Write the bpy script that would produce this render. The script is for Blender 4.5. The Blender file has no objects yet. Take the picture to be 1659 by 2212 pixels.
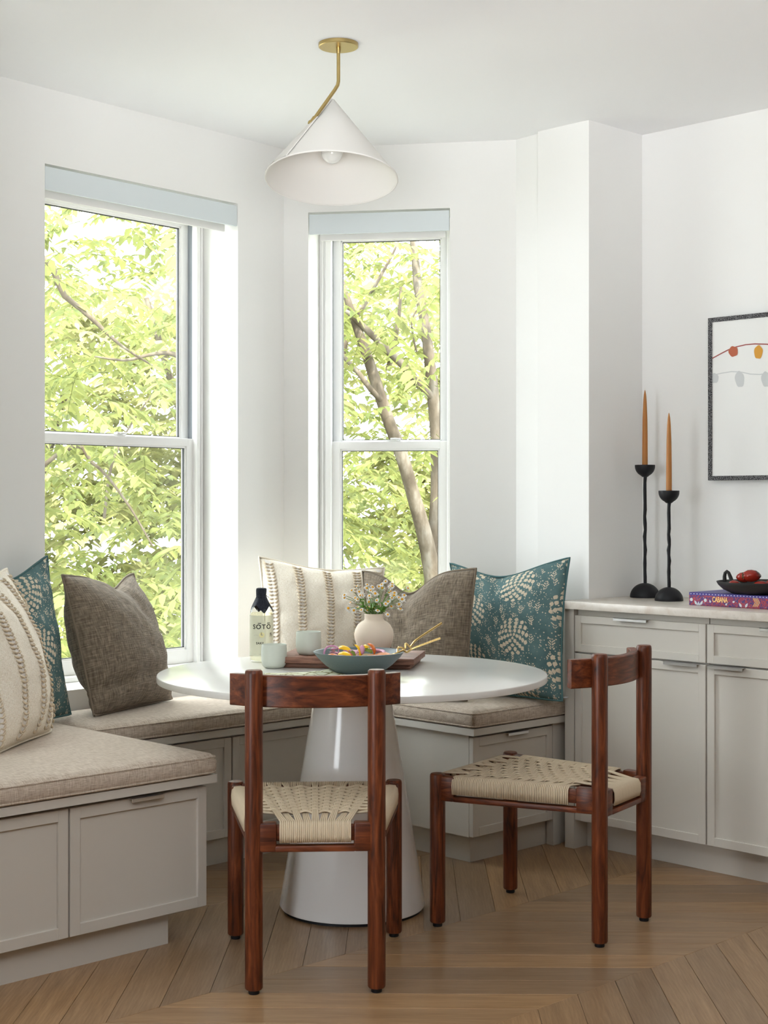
import bpy, bmesh, math, random
from mathutils import Vector, Matrix, noise

# ------------------------------------------------------------------ camera, sky, light, exposure
S = bpy.context.scene
COL = S.collection
YAW = math.radians(45.8)          # camera heading against the room axes (x along the dresser wall, y along the banquette)
CAMH = 1.28
cam_data = bpy.data.cameras.new('camera')
cam = bpy.data.objects.new('camera', cam_data); COL.objects.link(cam)
cam.location = (0, 0, CAMH)
cam.rotation_euler = (math.pi / 2, 0, YAW)
cam_data.sensor_fit = 'HORIZONTAL'
cam_data.sensor_width = 36.0
cam_data.lens = 36.0 * 3250 / 1659
cam_data.shift_y = -(1106 - 1084) / 1659.0
cam_data.clip_start = 0.05
S.camera = cam

world = bpy.data.worlds.new('sky'); S.world = world
world.use_nodes = True
bg = world.node_tree.nodes['Background']
bg.inputs[0].default_value = (0.90, 0.955, 1.0, 1)
bg.inputs[1].default_value = 13.0

def lamp(name, kind, loc, rot, energy, color=(1, 1, 1), **kw):
    d = bpy.data.lights.new(name, kind); d.energy = energy; d.color = color
    for k, v in kw.items(): setattr(d, k, v)
    o = bpy.data.objects.new(name, d); COL.objects.link(o)
    o.location = loc; o.rotation_euler = rot
    return o
# sun over the roof behind the viewer, lighting the trees but not the room
lamp('sun', 'SUN', (0, 0, 20), (math.radians(38), 0, math.radians(62)), 18, (1, .95, .84), angle=math.radians(2))
# fill light added behind the viewer, aimed up at the ceiling and upper walls
sb_ = lamp('fill_light', 'AREA', (0.7, -0.7, 1.25), (math.radians(90 + 41), 0, YAW), 160, (.96, .98, 1), shape='RECTANGLE', size=2.4, size_y=1.2)
sb_.data.spread = math.radians(82)

vs = S.view_settings
S.display_settings.display_device = 'sRGB'
vs.view_transform = 'Standard'; vs.look = 'None'; vs.gamma = 1.0; vs.use_curve_mapping = False
vs.exposure = -0.17
cy = S.cycles
cy.max_bounces = 10; cy.diffuse_bounces = 6; cy.glossy_bounces = 4; cy.transmission_bounces = 8
cy.transparent_max_bounces = 12
cy.caustics_reflective = False; cy.caustics_refractive = False
cy.sample_clamp_indirect = 8
cy.use_denoising = True

# ------------------------------------------------------------------ helpers
CY, SY = math.cos(YAW), math.sin(YAW)
def R2(X, Y): return (CY * X - SY * Y, SY * X + CY * Y)      # (to the side, away) of the viewer -> room axes
def RV(X, Y, z): a = R2(X, Y); return Vector((a[0], a[1], z))
def at(px, py, D): return RV((px - 829.5) * D / 3250, D, CAMH - (py - 1084) * D / 3250)
RAD = math.radians

def tag(o, label=None, cat=None, group=None, kind=None):
    if label: o['label'] = label
    if cat: o['category'] = cat
    if group: o['group'] = group
    if kind: o['kind'] = kind
    return o
def empty(name, loc=(0, 0, 0), rz=0.0, parent=None):
    o = bpy.data.objects.new(name, None); COL.objects.link(o)
    o.location = loc; o.rotation_euler = (0, 0, rz); o.parent = parent
    o.empty_display_size = .05
    return o
def link(name, me, parent=None, loc=None, rot=None):
    o = bpy.data.objects.new(name, me); COL.objects.link(o)
    o.parent = parent
    if loc is not None: o.location = loc
    if rot is not None: o.rotation_euler = rot
    return o
def thing(name, label, cat, loc=(0, 0, 0), rz=0.0, group=None):
    return tag(empty(name, loc, rz), label, cat, group)
def copy_tree(o, parent=None):
    c = o.copy(); COL.objects.link(c); c.parent = parent
    for ch in list(o.children): copy_tree(ch, c)
    return c

class MB:
    def __init__(self): self.bm = bmesh.new()
    def box(self, x0, x1, y0, y1, z0, z1, bev=0.0, seg=2, M=None):
        bm = self.bm
        r = bmesh.ops.create_cube(bm, size=1.0)
        vs_ = r['verts']
        for v in vs_:
            v.co = Vector(((x0 + x1) / 2 + v.co.x * (x1 - x0), (y0 + y1) / 2 + v.co.y * (y1 - y0), (z0 + z1) / 2 + v.co.z * (z1 - z0)))
        if bev > 0:
            es = list({e for v in vs_ for e in v.link_edges})
            rr = bmesh.ops.bevel(bm, geom=es, offset=bev, segments=seg, profile=.5, affect='EDGES')
            vs_ = list({v for f in rr['faces'] for v in f.verts} | {v for v in vs_ if v.is_valid})
        if M is not None:
            for v in vs_: v.co = M @ v.co
        return self
    def lathe(self, prof, seg=32, c=(0, 0, 0), M=None, caps=(True, True), wob=None):
        bm = self.bm; rings = []
        for (r, z) in prof:
            ring = []
            for i in range(seg):
                a = 2 * math.pi * i / seg
                rr = r * (1 + (wob(a, z) if wob else 0))
                p = Vector((c[0] + rr * math.cos(a), c[1] + rr * math.sin(a), c[2] + z))
                ring.append(bm.verts.new(M @ p if M is not None else p))
            rings.append(ring)
        for a, b in zip(rings, rings[1:]):
            for i in range(seg):
                j = (i + 1) % seg
                bm.faces.new((a[i], a[j], b[j], b[i]))
        if caps[0]: bm.faces.new(list(reversed(rings[0])))
        if caps[1]: bm.faces.new(rings[-1])
        return self
    def tube(self, pts, rad, seg=8, caps=True, flat=1.0):
        bm = self.bm; pts = [Vector(p) for p in pts]; n = len(pts)
        if not isinstance(rad, (list, tuple)): rad = [rad] * n
        t0 = (pts[1] - pts[0]).normalized()
        up = Vector((0, 0, 1)) if abs(t0.z) < .9 else Vector((1, 0, 0))
        nrm = (up - t0 * up.dot(t0)).normalized(); rings = []
        for i in range(n):
            if i == 0: t = pts[1] - pts[0]
            elif i == n - 1: t = pts[-1] - pts[-2]
            else: t = (pts[i + 1] - pts[i]).normalized() + (pts[i] - pts[i - 1]).normalized()
            if t.length < 1e-9: t = t0
            t.normalize()
            nrm = (nrm - t * nrm.dot(t)); nrm.normalize()
            bi = t.cross(nrm)
            rings.append([bm.verts.new(pts[i] + (nrm * math.cos(2 * math.pi * k / seg) * flat + bi * math.sin(2 * math.pi * k / seg)) * rad[i]) for k in range(seg)])
        for a, b in zip(rings, rings[1:]):
            for k in range(seg):
                j = (k + 1) % seg
                bm.faces.new((a[k], a[j], b[j], b[k]))
        if caps:
            bm.faces.new(list(reversed(rings[0]))); bm.faces.new(rings[-1])
        return self
    def prism(self, poly, z0, z1, M=None):
        bm = self.bm
        f = lambda p: M @ p if M is not None else p
        a = [bm.verts.new(f(Vector((x, y, z0)))) for x, y in poly]
        b = [bm.verts.new(f(Vector((x, y, z1)))) for x, y in poly]
        n = len(poly)
        bm.faces.new(list(reversed(a))); bm.faces.new(b)
        for i in range(n):
            j = (i + 1) % n
            bm.faces.new((a[i], a[j], b[j], b[i]))
        return self
    def ball(self, c, r, sc=(1, 1, 1), sub=2, M=None):
        rr = bmesh.ops.create_icosphere(self.bm, subdivisions=sub, radius=r)
        for v in rr['verts']:
            p = Vector((v.co.x * sc[0], v.co.y * sc[1], v.co.z * sc[2]))
            v.co = (M @ p if M is not None else p) + Vector(c)
        return self
    def mesh(self, name, mat=None, smooth=True, angle=35):
        me = bpy.data.meshes.new(name)
        bmesh.ops.recalc_face_normals(self.bm, faces=self.bm.faces)
        self.bm.to_mesh(me); self.bm.free()
        if mat: me.materials.append(mat)
        if smooth:
            me.shade_smooth(); me.set_sharp_from_angle(angle=RAD(angle))
        return me
    def build(self, name, mat, parent=None, smooth=True, angle=35, loc=None, rot=None):
        return link(name, self.mesh(name, mat, smooth, angle), parent, loc, rot)

# ------------------------------------------------------------------ materials
def lin(r, g, b):
    f = lambda c: (c / 255) / 12.92 if c <= 10.3 else (((c / 255) + .055) / 1.055) ** 2.4
    return (f(r), f(g), f(b), 1)
class Mat:
    def __init__(self, name, color=(.8, .8, .8, 1), rough=.5, metal=0.0, spec=.5, **kw):
        self.m = bpy.data.materials.new(name); self.m.use_nodes = True
        self.t = self.m.node_tree; self.n = self.t.nodes; self.l = self.t.links
        self.p = self.n['Principled BSDF']
        self.p.inputs['Base Color'].default_value = color
        self.p.inputs['Roughness'].default_value = rough
        self.p.inputs['Metallic'].default_value = metal
        self.p.inputs['Specular IOR Level'].default_value = spec
        for k, v in kw.items(): self.p.inputs[k.replace('_', ' ')].default_value = v
    def node(self, kind, **kw):
        nd = self.n.new(kind)
        for k, v in kw.items():
            if k.startswith('in_'):
                key = k[3:]; key = int(key) if key.isdigit() else key.replace('_', ' ')
                self.put(nd.inputs[key], v)
            else: setattr(nd, k, v)
        return nd
    def put(self, sock, v):
        if isinstance(v, bpy.types.NodeSocket): self.l.new(v, sock)
        elif isinstance(v, bpy.types.Node): self.l.new(v.outputs[0], sock)
        else: sock.default_value = v
    def coord(self, which='Object', scale=(1, 1, 1), rot=(0, 0, 0), off=None):
        tc = self.node('ShaderNodeTexCoord')
        mp = self.node('ShaderNodeMapping')
        self.l.new(tc.outputs[which], mp.inputs[0])
        mp.inputs['Scale'].default_value = scale; mp.inputs['Rotation'].default_value = rot
        if off is not None: self.put(mp.inputs['Location'], off)
        return mp.outputs[0]
    def noise(self, vec, scale=5, detail=4, rough=.55, dist=0.0):
        return self.node('ShaderNodeTexNoise', in_Vector=vec, in_Scale=scale, in_Detail=detail, in_Roughness=rough, in_Distortion=dist)
    def ramp(self, fac, stops, interp='LINEAR'):
        r = self.node('ShaderNodeValToRGB'); cr = r.color_ramp; cr.interpolation = interp
        cr.elements[0].position, cr.elements[0].color = stops[0]
        cr.elements[1].position, cr.elements[1].color = stops[-1]
        for pos, c in stops[1:-1]:
            e = cr.elements.new(pos); e.color = c
        self.put(r.inputs[0], fac); return r.outputs[0]
    def math(self, op, a, b=None, c=None, clamp=False):
        nd = self.node('ShaderNodeMath', operation=op, use_clamp=clamp); self.put(nd.inputs[0], a)
        if b is not None: self.put(nd.inputs[1], b)
        if c is not None: self.put(nd.inputs[2], c)
        return nd.outputs[0]
    def mix(self, fac, a, b, mode='MIX'):
        nd = self.node('ShaderNodeMix', data_type='RGBA', blend_type=mode)
        self.put(nd.inputs[0], fac); self.put(nd.inputs[6], a); self.put(nd.inputs[7], b)
        return nd.outputs[2]
    def bump(self, height, strength=.2, dist=.01):
        b = self.node('ShaderNodeBump'); self.put(b.inputs['Height'], height)
        b.inputs['Strength'].default_value = strength; b.inputs['Distance'].default_value = dist
        self.l.new(b.outputs[0], self.p.inputs['Normal']); return b
    def color(self, s): self.put(self.p.inputs['Base Color'], s)
    def rough(self, s): self.put(self.p.inputs['Roughness'], s)

def plain(name, color, rough=.5, metal=0, spec=.5, **kw): return Mat(name, color, rough, metal, spec, **kw).m

def wall_mat():
    m = Mat('wall_paint', (.83, .828, .81, 1), .85, 0, .25)
    v = m.coord('Object')
    m.bump(m.noise(v, 350, 2).outputs[0], .04, .002)
    return m.m
M_wall = wall_mat()
M_kwall = plain('low_bounce_wall', (.20, .195, .19, 1), .7)  # unseen walls made dark to cut bounce onto the bench fronts
M_ceil = plain('ceiling_paint', (.89, .90, .91, 1), .9, 0, .2)
M_trim = plain('window_white', (.86, .86, .85, 1), .35, 0, .4)
M_fascia = plain('shade_fascia_grey', (.66, .715, .735, 1), .55)
M_hem = plain('shade_hem_white', (.8, .79, .77, 1), .6)
M_gasket = plain('window_gasket', (.02, .02, .02, 1), .6)
M_screen = plain('jamb_liner_grey', (.30, .33, .36, 1), .5)

def cabinet_mat():
    m = Mat('cabinet_lacquer', (.59, .56, .505, 1), .42, 0, .4)
    v = m.coord('Object')
    m.bump(m.noise(v, 220, 2).outputs[0], .03, .001)
    return m.m
M_cab = cabinet_mat()
M_dark = plain('shadow_gap', (.03, .028, .025, 1), .8)
M_chrome = plain('chrome', (.86, .86, .86, 1), .30, 1)
M_brass = plain('aged_brass', (.50, .375, .16, 1), .34, 1)
M_gold = plain('gold', (.78, .55, .22, 1), .22, 1)
M_black = plain('black_metal', (.008, .008, .010, 1), .5, 0, .28)
M_blackstone = plain('black_clay', (.020, .018, .017, 1), .55, 0, .3)

def stone_mat():
    m = Mat('worktop_stone', (.6, .57, .52, 1), .28, 0, .5)
    v = m.coord('Object')
    a = m.noise(v, 9, 8, .7, 1.6).outputs[0]
    b = m.noise(v, 45, 6, .7, .5).outputs[0]
    c = m.mix(m.math('MULTIPLY', b, .5), m.ramp(a, [(.30, lin(190, 172, 156)), (.46, lin(205, 196, 184)), (.56, lin(214, 206, 196)), (.7, lin(188, 180, 168))]), lin(222, 216, 208))
    m.color(c); return m.m
M_stone = stone_mat()

def floor_mat():
    m = Mat('oak_plank', (.3, .2, .12, 1), .30, 0, .45)
    oi = m.node('ShaderNodeObjectInfo')
    comb = m.node('ShaderNodeCombineXYZ')
    m.put(comb.inputs[0], m.math('MULTIPLY', oi.outputs['Random'], 37.0)); m.put(comb.inputs[1], m.math('MULTIPLY', oi.outputs['Random'], 91.0))
    v = m.coord('Object', (1.0, 14.0, 1.0), off=comb.outputs[0])
    v2 = m.coord('Object', (3.0, 90.0, 1.0), off=comb.outputs[0])
    v3 = m.coord('Object', (1.2, 5.0, 1.0), off=comb.outputs[0])
    wave = m.node('ShaderNodeTexWave', wave_type='BANDS', bands_direction='Y', in_Vector=v3, in_Scale=6.0, in_Distortion=9.0, in_Detail=3.0, in_Detail_Scale=.8)
    g = m.noise(v, 3, 6, .65, .6).outputs[0]
    f = m.noise(v2, 4, 3, .6).outputs[0]
    base = m.ramp(g, [(.25, lin(124, 94, 64)), (.5, lin(150, 118, 84)), (.75, lin(170, 138, 102))])
    base = m.mix(m.math('MULTIPLY', wave.outputs[0], .28), base, lin(112, 84, 56))
    base = m.mix(m.math('MULTIPLY', m.ramp(f, [(.42, (0, 0, 0, 1)), (.62, (1, 1, 1, 1))]), .30), base, lin(176, 146, 110))
    hsv = m.node('ShaderNodeHueSaturation', in_Color=base)
    m.put(hsv.inputs['Value'], m.math('MULTIPLY_ADD', oi.outputs['Random'], .38, .74))
    m.put(hsv.inputs['Saturation'], m.math('MULTIPLY_ADD', oi.outputs['Random'], .12, .90))
    m.color(hsv.outputs[0])
    m.bump(f, .12, .001)
    return m.m
M_floor = floor_mat()

def wood_mat(name, axis, dark, mid, light, rough=.38, sc=1.0, streak=.35):
    m = Mat(name, mid, rough, 0, .4)
    oi = m.node('ShaderNodeObjectInfo')
    comb = m.node('ShaderNodeCombineXYZ'); 
    for i in range(3): m.put(comb.inputs[i], m.math('MULTIPLY', oi.outputs['Random'], 11.0 + 7 * i))
    s = [9.0, 9.0, 9.0]; s[axis] = 1.0
    s2 = [70.0, 70.0, 70.0]; s2[axis] = 4.0
    v = m.coord('Object', [k * sc for k in s], off=comb.outputs[0]); v2 = m.coord('Object', [k * sc for k in s2], off=comb.outputs[0])
    g = m.noise(v, 4.0, 5, .6, 1.8).outputs[0]
    w = m.node('ShaderNodeTexWave', in_Vector=v, in_Scale=3.0, in_Distortion=7.0, in_Detail=2.0)
    f = m.noise(v2, 2.5, 2, .6).outputs[0]
    c = m.ramp(g, [(.28, dark), (.5, mid), (.74, light)])
    c = m.mix(m.math('MULTIPLY', w.outputs[0], streak), c, dark)
    c = m.mix(m.math('MULTIPLY', m.ramp(f, [(.35, (1, 1, 1, 1)), (.5, (0, 0, 0, 1))]), .35), c, dark)
    m.color(c); m.bump(f, .06, .001)
    return m.m
WD = (lin(44, 18, 9), lin(108, 53, 27), lin(146, 80, 46))
M_woodz = wood_mat('walnut_upright', 2, *WD)
M_woodx = wood_mat('walnut_cross', 0, *WD)
M_woody = wood_mat('walnut_side', 1, *WD)
M_board = wood_mat('board_walnut', 0, lin(84, 52, 42), lin(138, 96, 78), lin(176, 132, 110), .5, 1.4, .3)

def fabric_mat(name, c1, c2, c3, thread=260, bump=.5, uv=True, rough=.95, slub=.5):
    m = Mat(name, c1, rough, 0, .15)
    m.p.inputs['Sheen Weight'].default_value = .15
    which = 'UV' if uv else 'Object'
    va = m.coord(which, (thread, thread * .10, thread)); vb = m.coord(which, (thread * .10, thread, thread * .1))
    a = m.noise(va, 1.0, 2, .5).outputs[0]; b = m.noise(vb, 1.0, 2, .5).outputs[0]
    big = m.noise(m.coord(which), 5, 3).outputs[0]
    h = m.math('ADD', a, b)
    t = m.math('MULTIPLY', h, .5)
    col = m.ramp(t, [(.36, c2), (.5, c1), (.64, c3)])
    col = m.mix(m.math('MULTIPLY', big, slub * .4), col, c2)
    m.color(col); m.bump(h, bump, .003)
    return m.m
M_cushion = fabric_mat('cushion_linen', lin(196, 182, 166), lin(168, 152, 136), lin(216, 204, 190), 420, .5, uv=False)
M_taupe = fabric_mat('taupe_linen', lin(124, 112, 97), lin(92, 82, 70), lin(152, 139, 122), 130, .8)
def cream_mat():
    m = Mat('cream_weave', (.7, .64, .54, 1), .95, 0, .15)
    va = m.coord('UV', (230, 60, 1)); vb = m.coord('UV', (60, 230, 1))
    h = m.math('ADD', m.noise(va, 1, 2).outputs[0], m.noise(vb, 1, 2).outputs[0])
    col = m.ramp(m.math('MULTIPLY', h, .5), [(.36, lin(222, 211, 192)), (.5, lin(236, 227, 211)), (.64, lin(244, 238, 226))])
    m.color(col); m.bump(h, .55, .003)
    return m.m
M_cream = cream_mat()
M_stitch = plain('stitch_cord', lin(206, 190, 166), .95, 0, .1)
M_ladder = plain('open_stitch_white', lin(232, 228, 222), .95, 0, .1)
def teal_mat():
    m = Mat('teal_print', (.1, .2, .2, 1), .9, 0, .15)
    uv = m.coord('UV')
    ground = m.mix(m.noise(uv, 5, 5, .6).outputs[0], lin(46, 74, 78), lin(112, 140, 140))
    # small dots
    d1 = m.node('ShaderNodeTexVoronoi', in_Vector=uv, in_Scale=58.0, in_Randomness=.85)
    dots = m.math('LESS_THAN', d1.outputs['Distance'], .27)
    dens = m.ramp(m.noise(uv, 9, 2).outputs[0], [(.34, (0, 0, 0, 1)), (.44, (1, 1, 1, 1))])
    dots = m.math('MULTIPLY', dots, dens)
    # flower heads: broken concentric petals in a half-drop repeat
    sx = m.node('ShaderNodeSeparateXYZ', in_0=uv)
    K = 2.35
    gx = m.math('MULTIPLY', sx.outputs[0], K); cx = m.math('FLOOR', gx)
    gy = m.math('ADD', m.math('MULTIPLY', sx.outputs[1], K), m.math('MULTIPLY', m.math('MODULO', cx, 2.0), .5))
    lx = m.math('DIVIDE', m.math('SUBTRACT', m.math('FRACT', gx), .5), K); ly = m.math('DIVIDE', m.math('SUBTRACT', m.math('FRACT', gy), .5), K)
    r = m.math('SQRT', m.math('ADD', m.math('MULTIPLY', lx, lx), m.math('MULTIPLY', ly, ly)))
    ang = m.math('ARCTAN2', ly, lx)
    rr = m.math('ADD', r, m.math('MULTIPLY', m.math('SUBTRACT', m.noise(uv, 22, 2).outputs[0], .5), .022))
    ringi = m.math('FLOOR', m.math('DIVIDE', rr, .029)); ringf = m.math('FRACT', m.math('DIVIDE', rr, .029))
    npet = m.math('MULTIPLY_ADD', ringi, 3.0, 3.0)
    seg = m.math('SINE', m.math('MULTIPLY_ADD', ang, npet, m.math('MULTIPLY', ringi, 1.9)))
    pet = m.math('GREATER_THAN', m.math('SUBTRACT', seg, m.math('MULTIPLY', m.math('ABSOLUTE', m.math('SUBTRACT', ringf, .5)), 3.0)), -.62)
    pet = m.math('MULTIPLY', pet, m.math('LESS_THAN', rr, .145))
    # leaf sprigs
    L = m.node('ShaderNodeTexVoronoi', in_Vector=uv, in_Scale=8.0, in_Randomness=.8)
    s2 = m.node('ShaderNodeVectorMath', operation='SUBTRACT', in_0=uv, in_1=L.outputs['Position'])
    q = m.node('ShaderNodeSeparateXYZ', in_0=s2.outputs[0])
    ax = m.math('ABSOLUTE', q.outputs[0])
    v_ = m.math('SINE', m.math('MULTIPLY', m.math('ADD', q.outputs[1], m.math('MULTIPLY', ax, -.9)), 330.0))
    lf = m.math('MULTIPLY', m.math('GREATER_THAN', v_, -.05), m.math('LESS_THAN', m.math('ADD', m.math('MULTIPLY', ax, 1.7), m.math('ABSOLUTE', q.outputs[1])), .042))
    lf = m.math('MULTIPLY', lf, m.math('GREATER_THAN', ax, .0022))
    lf = m.math('MULTIPLY', lf, m.math('GREATER_THAN', r, .150))
    mask = m.math('MAXIMUM', m.math('MULTIPLY', dots, m.math('GREATER_THAN', r, .03)), m.math('MAXIMUM', pet, lf))
    m.color(m.mix(mask, ground, lin(206, 194, 172)))
    va = m.coord('UV', (260, 30, 1)); vb = m.coord('UV', (30, 260, 1))
    m.bump(m.math('ADD', m.noise(va, 1, 1).outputs[0], m.noise(vb, 1, 1).outputs[0]), .22, .002)
    return m.m
M_teal = teal_mat()
M_cord = plain('paper_cord', lin(210, 194, 168), .85, 0, .2)
M_table = plain('table_stone_white', (.68, .67, .64, 1), .18, 0, .5)
M_base = plain('pedestal_gloss', (.88, .86, .84, 1), .12, 0, .5)
M_sage = plain('sage_stoneware', lin(212, 218, 208), .55, 0, .4)
def speck(name, c, c2, rough):
    m = Mat(name, c, rough, 0, .45)
    v = m.node('ShaderNodeTexVoronoi', in_Vector=m.coord('Object'), in_Scale=420.0)
    m.color(m.mix(m.math('LESS_THAN', v.outputs['Distance'], .22), c, c2)); return m.m
M_bowl = speck('blue_grey_stoneware', lin(96, 110, 114), lin(72, 86, 92), .42)
M_vase = plain('vase_clay', lin(226, 212, 194), .8, 0, .25)

def glass_mat(name, tint=(1, 1, 1, 1), refl=.04, edge=.5):
    m = Mat(name); n = m.n; n.remove(m.p)
    tr = m.node('ShaderNodeBsdfTransparent', in_Color=tint); gl = m.node('ShaderNodeBsdfGlossy', in_Roughness=.02)
    lw = m.node('ShaderNodeLayerWeight', in_Blend=.5)
    fac = m.math('MULTIPLY_ADD', m.math('POWER', lw.outputs['Facing'], 4.0), edge, refl)
    mx = m.node('ShaderNodeMixShader'); m.put(mx.inputs[0], fac)
    m.l.new(tr.outputs[0], mx.inputs[1]); m.l.new(gl.outputs[0], mx.inputs[2])
    m.l.new(mx.outputs[0], n['Material Output'].inputs[0]); return m.m
M_glass = glass_mat('window_glass', (.97, .98, .97, 1))
M_bottle = glass_mat('bottle_glass', (.985, .99, .975, 1), .04, .35)

# ------------------------------------------------------------------ the room
CE = 2.717
pL = Vector((-4.5475, 2.613)); pC = Vector((-4.6785, 3.9802)); pS = Vector((-3.9158, 4.5397)); pR = Vector((-3.5215, 4.4990)); pK = Vector((-3.5215, 4.8365))
eL = (pC - pL).normalized(); p0 = pL - eL * .82          # the window wall runs on out of frame to the side wall
outer = [(-3.62, -3.3), (2.9, -3.3), (2.9, 5.15), (-3.75, 5.15), (-4.1, 4.84), (-4.93, 4.2), (-4.75, 1.4), (-3.62, 1.4)]
tag(MB().prism(outer, CE, CE + .2).build('ceiling', M_ceil, smooth=False), kind='structure')
floor_o = tag(MB().prism(outer, -.25, -.012).build('floor', plain('floor_base', lin(96, 70, 48), .5), smooth=False), kind='structure')

def wallrun(name, p, q, ext0=0., ext1=0., hole=None, th=.30, mat=None):
    d = q - p; L = d.length; m = MB(); x0, x1 = -ext0, L + ext1; z0, z1 = -.02, CE + .01
    if hole:
        a, b, c, e = hole
        # one shell with an opening, no inner seams
        bm = m.bm; xs = [x0, a, b, x1]; zs = [z0, c, e, z1]
        for yy in (0, th):
            for i in range(3):
                for k in range(3):
                    if i == 1 and k == 1: continue
                    bm.faces.new([bm.verts.new((xs[i + u], yy, zs[k + w])) for u, w in ((0, 0), (1, 0), (1, 1), (0, 1))])
        for (A, B) in (((a, c), (b, c)), ((b, c), (b, e)), ((b, e), (a, e)), ((a, e), (a, c)), ((x0, z0), (x1, z0)), ((x1, z0), (x1, z1)), ((x1, z1), (x0, z1)), ((x0, z1), (x0, z0))):
            bm.faces.new([bm.verts.new(t) for t in ((A[0], 0, A[1]), (B[0], 0, B[1]), (B[0], th, B[1]), (A[0], th, A[1]))])
        bmesh.ops.remove_doubles(bm, verts=bm.verts, dist=1e-5)
    else:
        m.box(x0, x1, 0, th, z0, z1)
    o = m.build(name, mat or M_wall, smooth=False, loc=(p.x, p.y, 0), rot=(0, 0, math.atan2(d.y, d.x)))
    return tag(o, kind='structure')
W1 = (.82 + .185, .82 + 1.1145, .615, 2.455)
W2 = (.1022, .6815, .615, 2.455)
wallrun('wall_left', p0, pC, .15, .1, W1)
wallrun('wall_centre', pC, pS, .12, .1, W2)
wallrun('wall_pier', pS, pR, .1, -.034)
wallrun('wall_return', Vector((pR.x, pR.y + .001)), pK, 0, .2, th=.25)
wallrun('wall_right', pK, Vector((2.7, pK.y)), .1, .1)
W3 = (.30, .88, .615, 2.455)  # unseen side opening, added to let in more daylight
wallrun('wall_alcove', Vector((-3.32, 1.72)), Vector((-4.5, 1.72)), 0, .1, W3)
wallrun('wall_side', Vector((-3.32, -3.0)), Vector((-3.32, 1.72)), .1, 0, mat=M_kwall)
wallrun('wall_back', Vector((2.7, -3.0)), Vector((-3.3, -3.0)), .1, .1, (4.3, 5.7, .1, 2.4), mat=M_kwall)  # back opening added out of view to light the low fronts
wallrun('wall_kitchen', Vector((2.7, 4.84)), Vector((2.7, -3.0)), .1, .1, mat=M_kwall)

# floor boards: chevron, columns .677 wide, boards .113 wide at 45 degrees
def board_mesh(sign):
    Wc, wv = .677, .16
    L = Wc * math.sqrt(2); w = wv / math.sqrt(2)
    # local x along the board, parallelogram ends cut on the seam
    m = MB(); g = .0006
    if sign > 0: poly = [(0, 0), (L, 0), (L + w, w), (w, w)]
    else: poly = [(0, 0), (L, 0), (L - w, w), (-w, w)]
    c = Vector((sum(p[0] for p in poly) / 4, sum(p[1] for p in poly) / 4))
    poly = [(c.x + (p[0] - c.x) * (1 - g / L), c.y + (p[1] - c.y) * (1 - 2 * g / w)) for p in poly]
    bm = m.bm
    a = [bm.verts.new((x, y, -.012)) for x, y in poly]; b = [bm.verts.new((x, y, -.0006)) for x, y in poly]
    t = [bm.verts.new((c.x + (x - c.x) * (1 - .0016 / L), c.y + (y - c.y) * (1 - .0016 / w), 0)) for x, y in poly]
    bm.faces.new(t)
    for lo, hi in ((a, b), (b, t)):
        for i in range(4):
            j = (i + 1) % 4; bm.faces.new((lo[i], lo[j], hi[j], hi[i]))
    return m.mesh('plank', M_floor, smooth=False)
bmA, bmB = board_mesh(1), board_mesh(-1)
def inside(u, v):
    if v < 1.75 and u < -3.3: return False
    if v > 4.86: return False
    return u > -4.62
rest = MB()
for col in range(-4, 3):
    u0 = -3.129 + col * .677
    pos = (col % 2 == 0)
    for k in range(-45, 60):
        vj = 2.729 + .16 * k - (0 if pos else -.677)   # joint where this board starts on its left seam
        mid = (u0 + .34, vj + (.34 if pos else -.34))
        if not inside(mid[0], mid[1] + .08): continue
        # direction to the viewer's field of view
        X = CY * mid[0] + SY * mid[1]; Y = -SY * mid[0] + CY * mid[1]
        if Y < 2.6 or abs(X) > .33 * Y + .75 : continue
        o = link('plank', bmA if pos else bmB, floor_o)
        if pos: o.location = (u0, vj, 0); o.rotation_euler = (0, 0, RAD(45))
        else: o.location = (u0, vj, 0); o.rotation_euler = (0, 0, RAD(-45))
# the boards behind the viewer: a plain boarded sheet a hair lower
tag(MB().box(-3.3, 2.7, -3.0, 4.8, -.011, -.004).build('board_sheet', plain('oak_far', lin(138, 108, 76), .4), floor_o, smooth=False), kind='stuff')

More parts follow.
